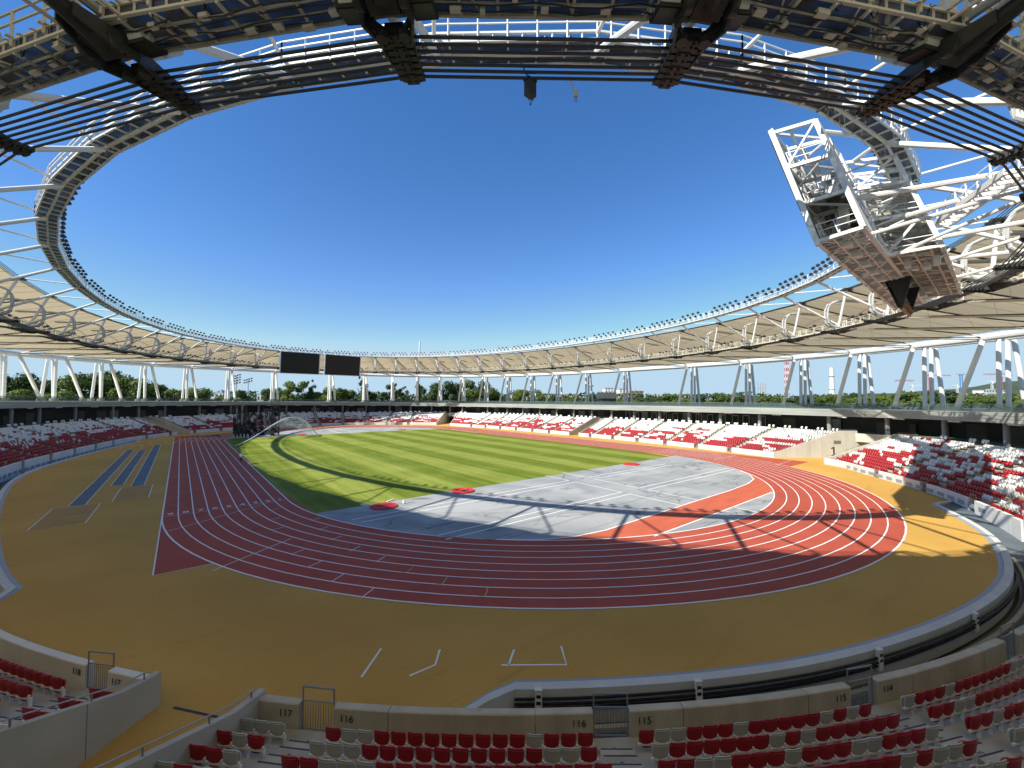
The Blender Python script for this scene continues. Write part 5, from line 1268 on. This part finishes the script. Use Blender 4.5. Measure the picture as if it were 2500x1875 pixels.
TREES = [(22, 908, 95, 205, 'round', 'leaf_dark'), (75, 926, 90, 215, 'round', 'leaf_dark'), (118, 934, 70, 230, 'round', 'leaf_dark'), (48, 955, 90, 190, 'round', 'leaf_light'), (150, 957, 80, 195, 'round', 'leaf_light'), (178, 944, 50, 210, 'loose', 'leaf_dark'),
         (231, 902, 105, 215, 'round', 'leaf_mid'), (278, 910, 80, 235, 'round', 'leaf_dark'), (325, 905, 95, 220, 'round', 'leaf_mid'), (372, 935, 55, 240, 'round', 'leaf_mid'), (398, 948, 50, 240, 'loose', 'leaf_dark'), (450, 939, 80, 240, 'round', 'leaf_mid'), (425, 952, 50, 235, 'round', 'leaf_light'), (490, 960, 50, 260, 'round', 'leaf_mid'),
         (560, 962, 50, 280, 'round', 'leaf_mid'), (596, 956, 48, 270, 'loose', 'leaf_mid'), (669, 947, 46, 290, 'round', 'leaf_mid'), (722, 936, 58, 290, 'loose', 'leaf_light'), (762, 928, 22, 300, 'poplar', 'leaf_dark'), (745, 955, 40, 300, 'round', 'leaf_dark'), (817, 946, 58, 290, 'round', 'leaf_mid'), (790, 956, 44, 300, 'round', 'leaf_mid'), (858, 955, 44, 310, 'loose', 'leaf_mid'),
         (886, 920, 20, 300, 'poplar', 'leaf_dark'), (905, 955, 40, 310, 'round', 'leaf_mid'), (945, 938, 50, 300, 'loose', 'leaf_dark'), (967, 934, 22, 300, 'poplar', 'leaf_dark'), (990, 945, 24, 300, 'poplar', 'leaf_dark'), (1026, 940, 40, 300, 'loose', 'leaf_dark'), (1070, 925, 62, 300, 'round', 'leaf_dark'), (1110, 935, 55, 310, 'round', 'leaf_dark'), (1155, 926, 70, 305, 'round', 'leaf_mid'), (1190, 938, 56, 305, 'round', 'leaf_mid'),
         (1286, 952, 58, 320, 'round', 'leaf_light'), (1240, 964, 40, 330, 'round', 'leaf_dark'), (1345, 966, 40, 330, 'round', 'leaf_dark'), (1440, 961, 44, 320, 'round', 'leaf_dark'), (1396, 967, 40, 330, 'round', 'leaf_mid'), (1525, 966, 50, 320, 'round', 'leaf_mid'), (1580, 965, 60, 310, 'round', 'leaf_dark'), (1625, 959, 56, 300, 'round', 'leaf_mid'), (1665, 966, 56, 300, 'round', 'leaf_mid'),
         (1710, 962, 56, 300, 'loose', 'leaf_dark'), (1765, 957, 62, 290, 'round', 'leaf_mid'), (1800, 962, 54, 290, 'round', 'leaf_dark'), (1850, 965, 54, 290, 'round', 'leaf_mid'), (1900, 963, 60, 280, 'round', 'leaf_mid'), (1955, 958, 62, 280, 'round', 'leaf_dark'), (2010, 958, 54, 275, 'round', 'leaf_mid'), (2045, 954, 64, 270, 'round', 'leaf_mid'), (2095, 958, 54, 270, 'round', 'leaf_dark'), (2140, 963, 54, 270, 'round', 'leaf_light'),
         (2190, 951, 70, 260, 'round', 'leaf_mid'), (2238, 956, 60, 260, 'round', 'leaf_light'), (2285, 952, 64, 260, 'round', 'leaf_dark'), (2330, 953, 64, 255, 'loose', 'leaf_dark'), (2390, 951, 70, 250, 'round', 'leaf_mid'), (2440, 960, 60, 250, 'round', 'leaf_light'), (2490, 956, 60, 250, 'round', 'leaf_mid')]
for t_ in TREES: tree(*t_)
# the wood behind: one mass of leaves
m = MB(); rg = np.random.default_rng(5); vs, fs_ = [], []
for px in np.arange(-160, 2680, 9):
    dep = rg.uniform(330, 420); yt = 962+rg.uniform(-4, 5)+3*math.sin(px*.02); x, y = bearing(px, dep); zt = 11.69+(977-yt)*dep/FPX
    for j in range(80):
        p = V3(x+rg.normal(0, 3), y+rg.normal(0, 3), rg.uniform(2, zt)); u = unit(rg.normal(size=3)); v = unit(np.cross(u, rg.normal(size=3))); s = rg.uniform(.7, 1.5); o = len(vs)
        vs += [p-u*s, p+v*s, p+u*s, p-v*s]; fs_.append((o, o+1, o+2, o+3))
m.add(vs, fs_); o = stuff(build('distant_wood', m, 'leaf_dark')); o['label'] = 'dark green wood along the skyline behind the separate trees'
# hills
def hill(pts, depth, thick):
    m = MB(); vs = []; n = len(pts)
    for px, yt in pts:
        for f, h in ((1, 0), (1.08, .55), (1.2, .85), (1.35, 1.), (1.7, .5)):
            x, y = bearing(px, depth*f); zt = max(1, 11.69+(977-yt)*depth*1.35/FPX); vs.append(V3(x, y, -2+(zt+2)*h))
    m.add(vs, [(5*i+j, 5*i+5+j, 5*i+6+j, 5*i+1+j) for i in range(n-1) for j in range(4)]); struct(build('hills', m, 'hill_green', smooth=True))
hill([(1130, 976), (1200, 968), (1270, 962), (1330, 960), (1400, 962), (1470, 965), (1560, 970), (1640, 976)], 1500, 300)
hill([(2000, 976), (2060, 966), (2120, 958), (2180, 957), (2260, 950), (2330, 946), (2380, 940), (2430, 930), (2480, 926), (2560, 924), (2700, 930)], 3000, 600)
def block(name, lab, px0, px1, ytop, depth, mm, floors, thick=14, zb=-1.6, bands=True, cat='building'):
    x0, y0 = bearing(px0, depth); x1, y1 = bearing(px1, depth); zt = 11.69+(977-ytop)*depth/FPX; w = math.hypot(x1-x0, y1-y0); rz = math.atan2(y1-y0, x1-x0); h = zt-zb
    o = thing(name, lab, cat, ((x0+x1)/2, (y0+y1)/2, zb), rz); m = MB(); m.abox(-w/2, 0, 0, w/2, thick, h); build('walls', m, mm, o)
    m = MB(); m.abox(-w/2-.3, -.3, h, w/2+.3, thick+.3, h+.6); m.abox(-w*.1, thick*.3, h+.6, w*.12, thick*.7, h+2.2); build('roof', m, 'grey_far', o)
    if bands:
        nw = max(3, int(w/4)); fh = h/floors
        for f in range(floors):
            if 11 > zb+fh*(f+1): continue
            m = MB()
            for i in range(nw): xx = -w/2+w*(i+.2)/nw; m.abox(xx, -.12, fh*(f+.35), xx+w/nw*.6, -.02, fh*(f+.8))
            build('window_row', m, 'window_far', o)
    return o
block('apartment_tower', 'white apartment tower with balcony bands behind the dark rooftop cabin', 1477, 1497, 947, 480, 'white_far', 12)
block('apartment_tower', 'narrow pale tower beside the brown block on the skyline', 1512, 1535, 949, 470, 'white_far', 12)
block('office_building', 'brown brick block with a flat roof beside the narrow pale tower', 1537, 1571, 954, 460, 'brick_far', 9)
block('house', 'small cream building between the brown block and the long white one', 1590, 1612, 963, 420, 'white_far', 5)
block('office_building', 'long low white building with a window band above the trees', 1657, 1704, 961, 480, 'white_far', 7)
block('terraced_building', 'wide stepped white building below the cranes', 2385, 2472, 958, 560, 'white_far', 5)
block('terraced_building', 'upper white storeys set back on the stepped building below the cranes', 2400, 2462, 949, 590, 'white_far', 8)
block('house', 'small pale building under the first white crane', 2215, 2250, 961, 520, 'white_far', 6)
b = block('sports_hall', 'white hall with a blue round roof far beyond the shaded stand', 515, 545, 962, 330, 'white_far', 4)
m = MB(); m.cyl((0, 7), 5.2, 0, 19.2, 20); m.cyl((0, 7), 5.5, 17.2, 18.6, 20); build('drum', m, 'tank_blue', b)
b = block('sports_hall', 'low white hall with a domed roof at the foot of the far columns', 628, 652, 966, 320, 'white_far', 3); m = MB()
for i in range(6): m.cyl((0, 6), 5.5*math.cos(R(15*i)), 16.+2.4*math.sin(R(15*i))-.3, 16.+2.4*math.sin(R(15*i))+.4, 16)
build('dome', m, 'white_far', b)
for i in range(26):                                    # houses on the far hillside
    px = 1250+8.4*i+3*hash2(i, 1); yy = 966+4*hash2(i, 2); dp_ = 1560+90*hash2(i, 3); x, y = bearing(px, dp_); z = 11.69+(977-yy)*dp_/FPX
    o = thing('house', f'tiny pale house on the far hillside, {ORD(i+1)} from its screen side end', 'house', (x, y, z-14), hash2(i, 4)*3, 'houses on the far hillside'); w = 5+5*hash2(i, 5); m = MB(); m.abox(-w, -5, 0, w, 5, 15+5*hash2(i, 6)); build('walls', m, 'white_far', o)
    h_ = 15+5*hash2(i, 6); m = MB(); m.add([(-w-.5, -5.5, h_), (w+.5, -5.5, h_), (w+.5, 5.5, h_), (-w-.5, 5.5, h_), (-w, 0, h_+3), (w, 0, h_+3)], [(0, 1, 5, 4), (2, 3, 4, 5), (0, 4, 3), (1, 2, 5)]); build('roof', m, 'brick_far', o)
# cabin on the deck
x0, y0 = bearing(1482, 168); zb = float(deck_z(V3(x0, y0)))
cb = thing('rooftop_cabin', 'dark grey control cabin on the deck among the far columns', 'cabin', (x0, y0, zb), math.atan2(CR[1], CR[0]))
m = MB(); m.abox(-3.7, 0, 0, 3.7, 4, 2.7); build('walls', m, 'steel_dark', cb)
m = MB(); m.abox(-3.2, -.06, .9, -1.2, -.01, 1.9); m.abox(-1., -.06, .9, 1., -.01, 1.9); build('window', m, 'window_far', cb)
m = MB()
for a, c in (((-3.7, 0, 2.7), (-3.7, 0, 5.4)), ((3.7, 0, 2.7), (3.7, 0, 5.4)), ((0, 0, 2.7), (0, 0, 5.4)), ((-3.7, 0, 5.4), (3.7, 0, 5.4)), ((-3.7, 0, 5.4), (0, 0, 2.7)), ((0, 0, 2.7), (3.7, 0, 5.4))): m.beam(a, c, .16, .16)
m.abox(-3.6, .3, 2.75, 3.6, 3.8, 5.2); build('screen_frame', m, 'grey_far', cb)
# cranes, masts, chimneys
def crane(px, ytop, j0, j1, depth, mm, lab):
    x, y = bearing(px, depth); s = depth/FPX; h = 11.69+(977-ytop)*s+1.6; o = thing('tower_crane', lab, 'crane', (x, y, -1.6), math.atan2(CR[1], CR[0]), 'tower cranes on the skyline')
    m = MB()
    for a in (-.9, .9):
        for b in (-.9, .9): m.beam((a, b, 0), (a, b, h-4*s), .35, .35)
    for i in range(int(h/3)): z = 3*i; m.beam((-.9, -.9, z), (.9, -.9, z+3), .22, .22); m.beam((.9, .9, z), (-.9, .9, z+3), .22, .22)
    build('mast', m, mm, o)
    m = MB(); z = h-5*s; e0, e1 = (j0-px)*s, (j1-px)*s
    for dz, dy in ((0, -.6), (0, .6), (1.5, 0)): m.beam((e0, dy, z+dz), (e1, dy, z+dz), .3, .3)
    n_ = 14
    for i in range(n_): xa, xb = e0+(e1-e0)*i/n_, e0+(e1-e0)*(i+1)/n_; m.beam((xa, 0, z), (xb, 0, z+1.5), .18, .18); m.beam((xa, 0, z+1.5), (xb, 0, z), .18, .18)
    build('jib', m, mm, o)
    m = MB(); m.beam((0, 0, z), (0, 0, h), .5, .5); m.beam((0, 0, h), (e0*.8, 0, z+1.5), .15, .15); m.beam((0, 0, h), (e1*.7, 0, z+1.5), .15, .15); build('apex', m, mm, o)
    m = MB(); m.abox(-1.2, -2, z-2.6, 1.2, -.6, z-.2); build('cab', m, 'white_far', o)
    m = MB(); sh = e0 if abs(e0) < abs(e1) else e1; m.abox(min(sh, sh*.8), -.9, z-2, max(sh, sh*.8), .9, z); build('counterweight', m, 'grey_far', o)
crane(2200, 922, 2184, 2232, 620, 'crane_red', 'red tower crane standing first along the skyline from the chimney')
crane(2269, 909, 2262, 2322, 640, 'crane_red', 'red tower crane half hidden by a white column above the trees')
crane(2445, 906, 2402, 2472, 600, 'crane_red', 'tall red tower crane above the stepped white building')
crane(2227, 934, 2218, 2262, 660, 'white_far', 'small white crane between two red tower cranes')
crane(2337, 934, 2325, 2372, 660, 'white_far', 'small white crane beside the twin pole lamp mast')
crane(2422, 924, 2410, 2440, 640, 'white_far', 'white crane standing on the stepped building')
def pole(name, lab, cat, px, ytop, depth, build_fn):
    x, y = bearing(px, depth); h = 11.69+(977-ytop)*depth/FPX+1.6; o = thing(name, lab, cat, (x, y, -1.6), math.atan2(CR[1], CR[0])); build_fn(o, h, depth/FPX)
def lampmast(arms, lean=0):
    def f(o, h, s):
        m = MB(); m.tube((0, 0, 0), (0, 0, h), .45, 8, r2=.25); build('pole', m, 'grey_far', o)
        m = MB()
        for i in range(arms): z = h-.2-1.9*i; m.beam((-3.2, 0, z-lean), (3.2, 0, z+lean), .3, .3)
        build('crossbar', m, 'grey_far', o)
        for i in range(arms):
            for q in range(4): m = MB(); xx = -2.8+1.85*q; z = h+.2-1.9*i+lean*xx/3.2; m.box((xx, -.3, z), (.45, 0, 0), (0, .3, 0), (0, 0, .4)); build('lamp', m, 'steel_dark', o)
    return f
pole('floodlight_mast', 'old floodlight mast with tilted lamp rows beyond the shaded stand', 'light mast', 577, 920, 300, lampmast(4, .9))
pole('floodlight_mast', 'shorter floodlight mast with two tilted rows next to the old mast', 'light mast', 606, 929, 310, lampmast(2, .9))
pole('floodlight_mast', 'thin floodlight mast with one crossbar behind the rooftop cabin', 'light mast', 1439, 942, 330, lampmast(1))
def twin(o, h, s):
    for x in (-.8, .8): m = MB(); m.tube((x, 0, 0), (x, 0, h), .3, 8); build('pole', m, 'tank_blue', o)
    m = MB(); m.abox(-3.2, -.6, h-.6, 6.4, .6, h+.1); build('lamp_arm', m, 'grey_far', o); m = MB(); m.beam((-.8, 0, h-3), (.8, 0, h-3), .2, .2); build('brace', m, 'tank_blue', o)
pole('lamp_mast', 'blue twin pole lamp mast with a flat arm between cranes', 'lamp mast', 2347, 909, 290, twin)
def chim(o, h, s):
    m = MB(); m.tube((0, 0, 0), (0, 0, h), 3.6, 14, r2=2.2); build('stack', m, 'white_far', o)
    for z in (h*.5, h*.8): m = MB(); m.cyl((0, 0), 3.4, z, z+.8, 14); build('gallery', m, 'grey_far', o)
pole('chimney', 'tall pale chimney with ring galleries rising above the trees', 'chimney', 2031, 895, 520, chim)
def stacks(o, h, s):
    for i in range(4): m = MB(); m.tube((-4.5+3*i, 0, 0), (-4.5+3*i, 0, h-(i % 2)), .75, 8); build('flue', m, 'grey_far', o)
    m = MB(); m.beam((-5, 0, h*.8), (5, 0, h*.8), .4, .4); m.beam((-5, 0, h*.6), (5, 0, h*.6), .4, .4); build('brace', m, 'grey_far', o)
pole('chimney_group', 'four thin dark flues standing together above the trees', 'chimney', 1858, 932, 500, stacks)
def lattice(o, h, s):
    for i in range(int(h/4)):
        m = MB(); z = 4*i; mm = 'crane_red' if i % 2 else 'white_far'
        for a in (-1.6, 1.6):
            for b in (-1.6, 1.6): m.beam((a, b, z), (a, b, z+4), .45, .45)
        m.beam((-1.6, -1.6, z), (1.6, -1.6, z+4), .3, .3); m.beam((1.6, -1.6, z), (-1.6, -1.6, z+4), .3, .3); build('lattice_section', m, mm, o)
    for sx in (-1, 1): m = MB(); m.beam((0, 0, h*.8), (sx*45*s*1.2, 0, 2), .12, .12); build('guy_wire', m, 'grey_far', o)
pole('radio_mast', 'red and white lattice mast with guy wires rising behind the columns', 'radio mast', 1921, 860, 520, lattice)
def pylon(o, h, s):
    m = MB(); m.tube((-2.5, 0, 0), (0, 0, h), 1.7, 10, r2=.7); build('pylon', m, 'white_far', o)
    for i in range(7): m = MB(); f = .72-.05*i; m.tube((-2.5*(1-f), 0, h*f), ((-140+13*i)*s, 0, 8), .10, 5); build('stay_cable', m, 'white_far', o)
pole('bridge_pylon', 'white leaning pylon with a fan of stay cables rising over the far roof', 'bridge', 1024, 835, 420, pylon)
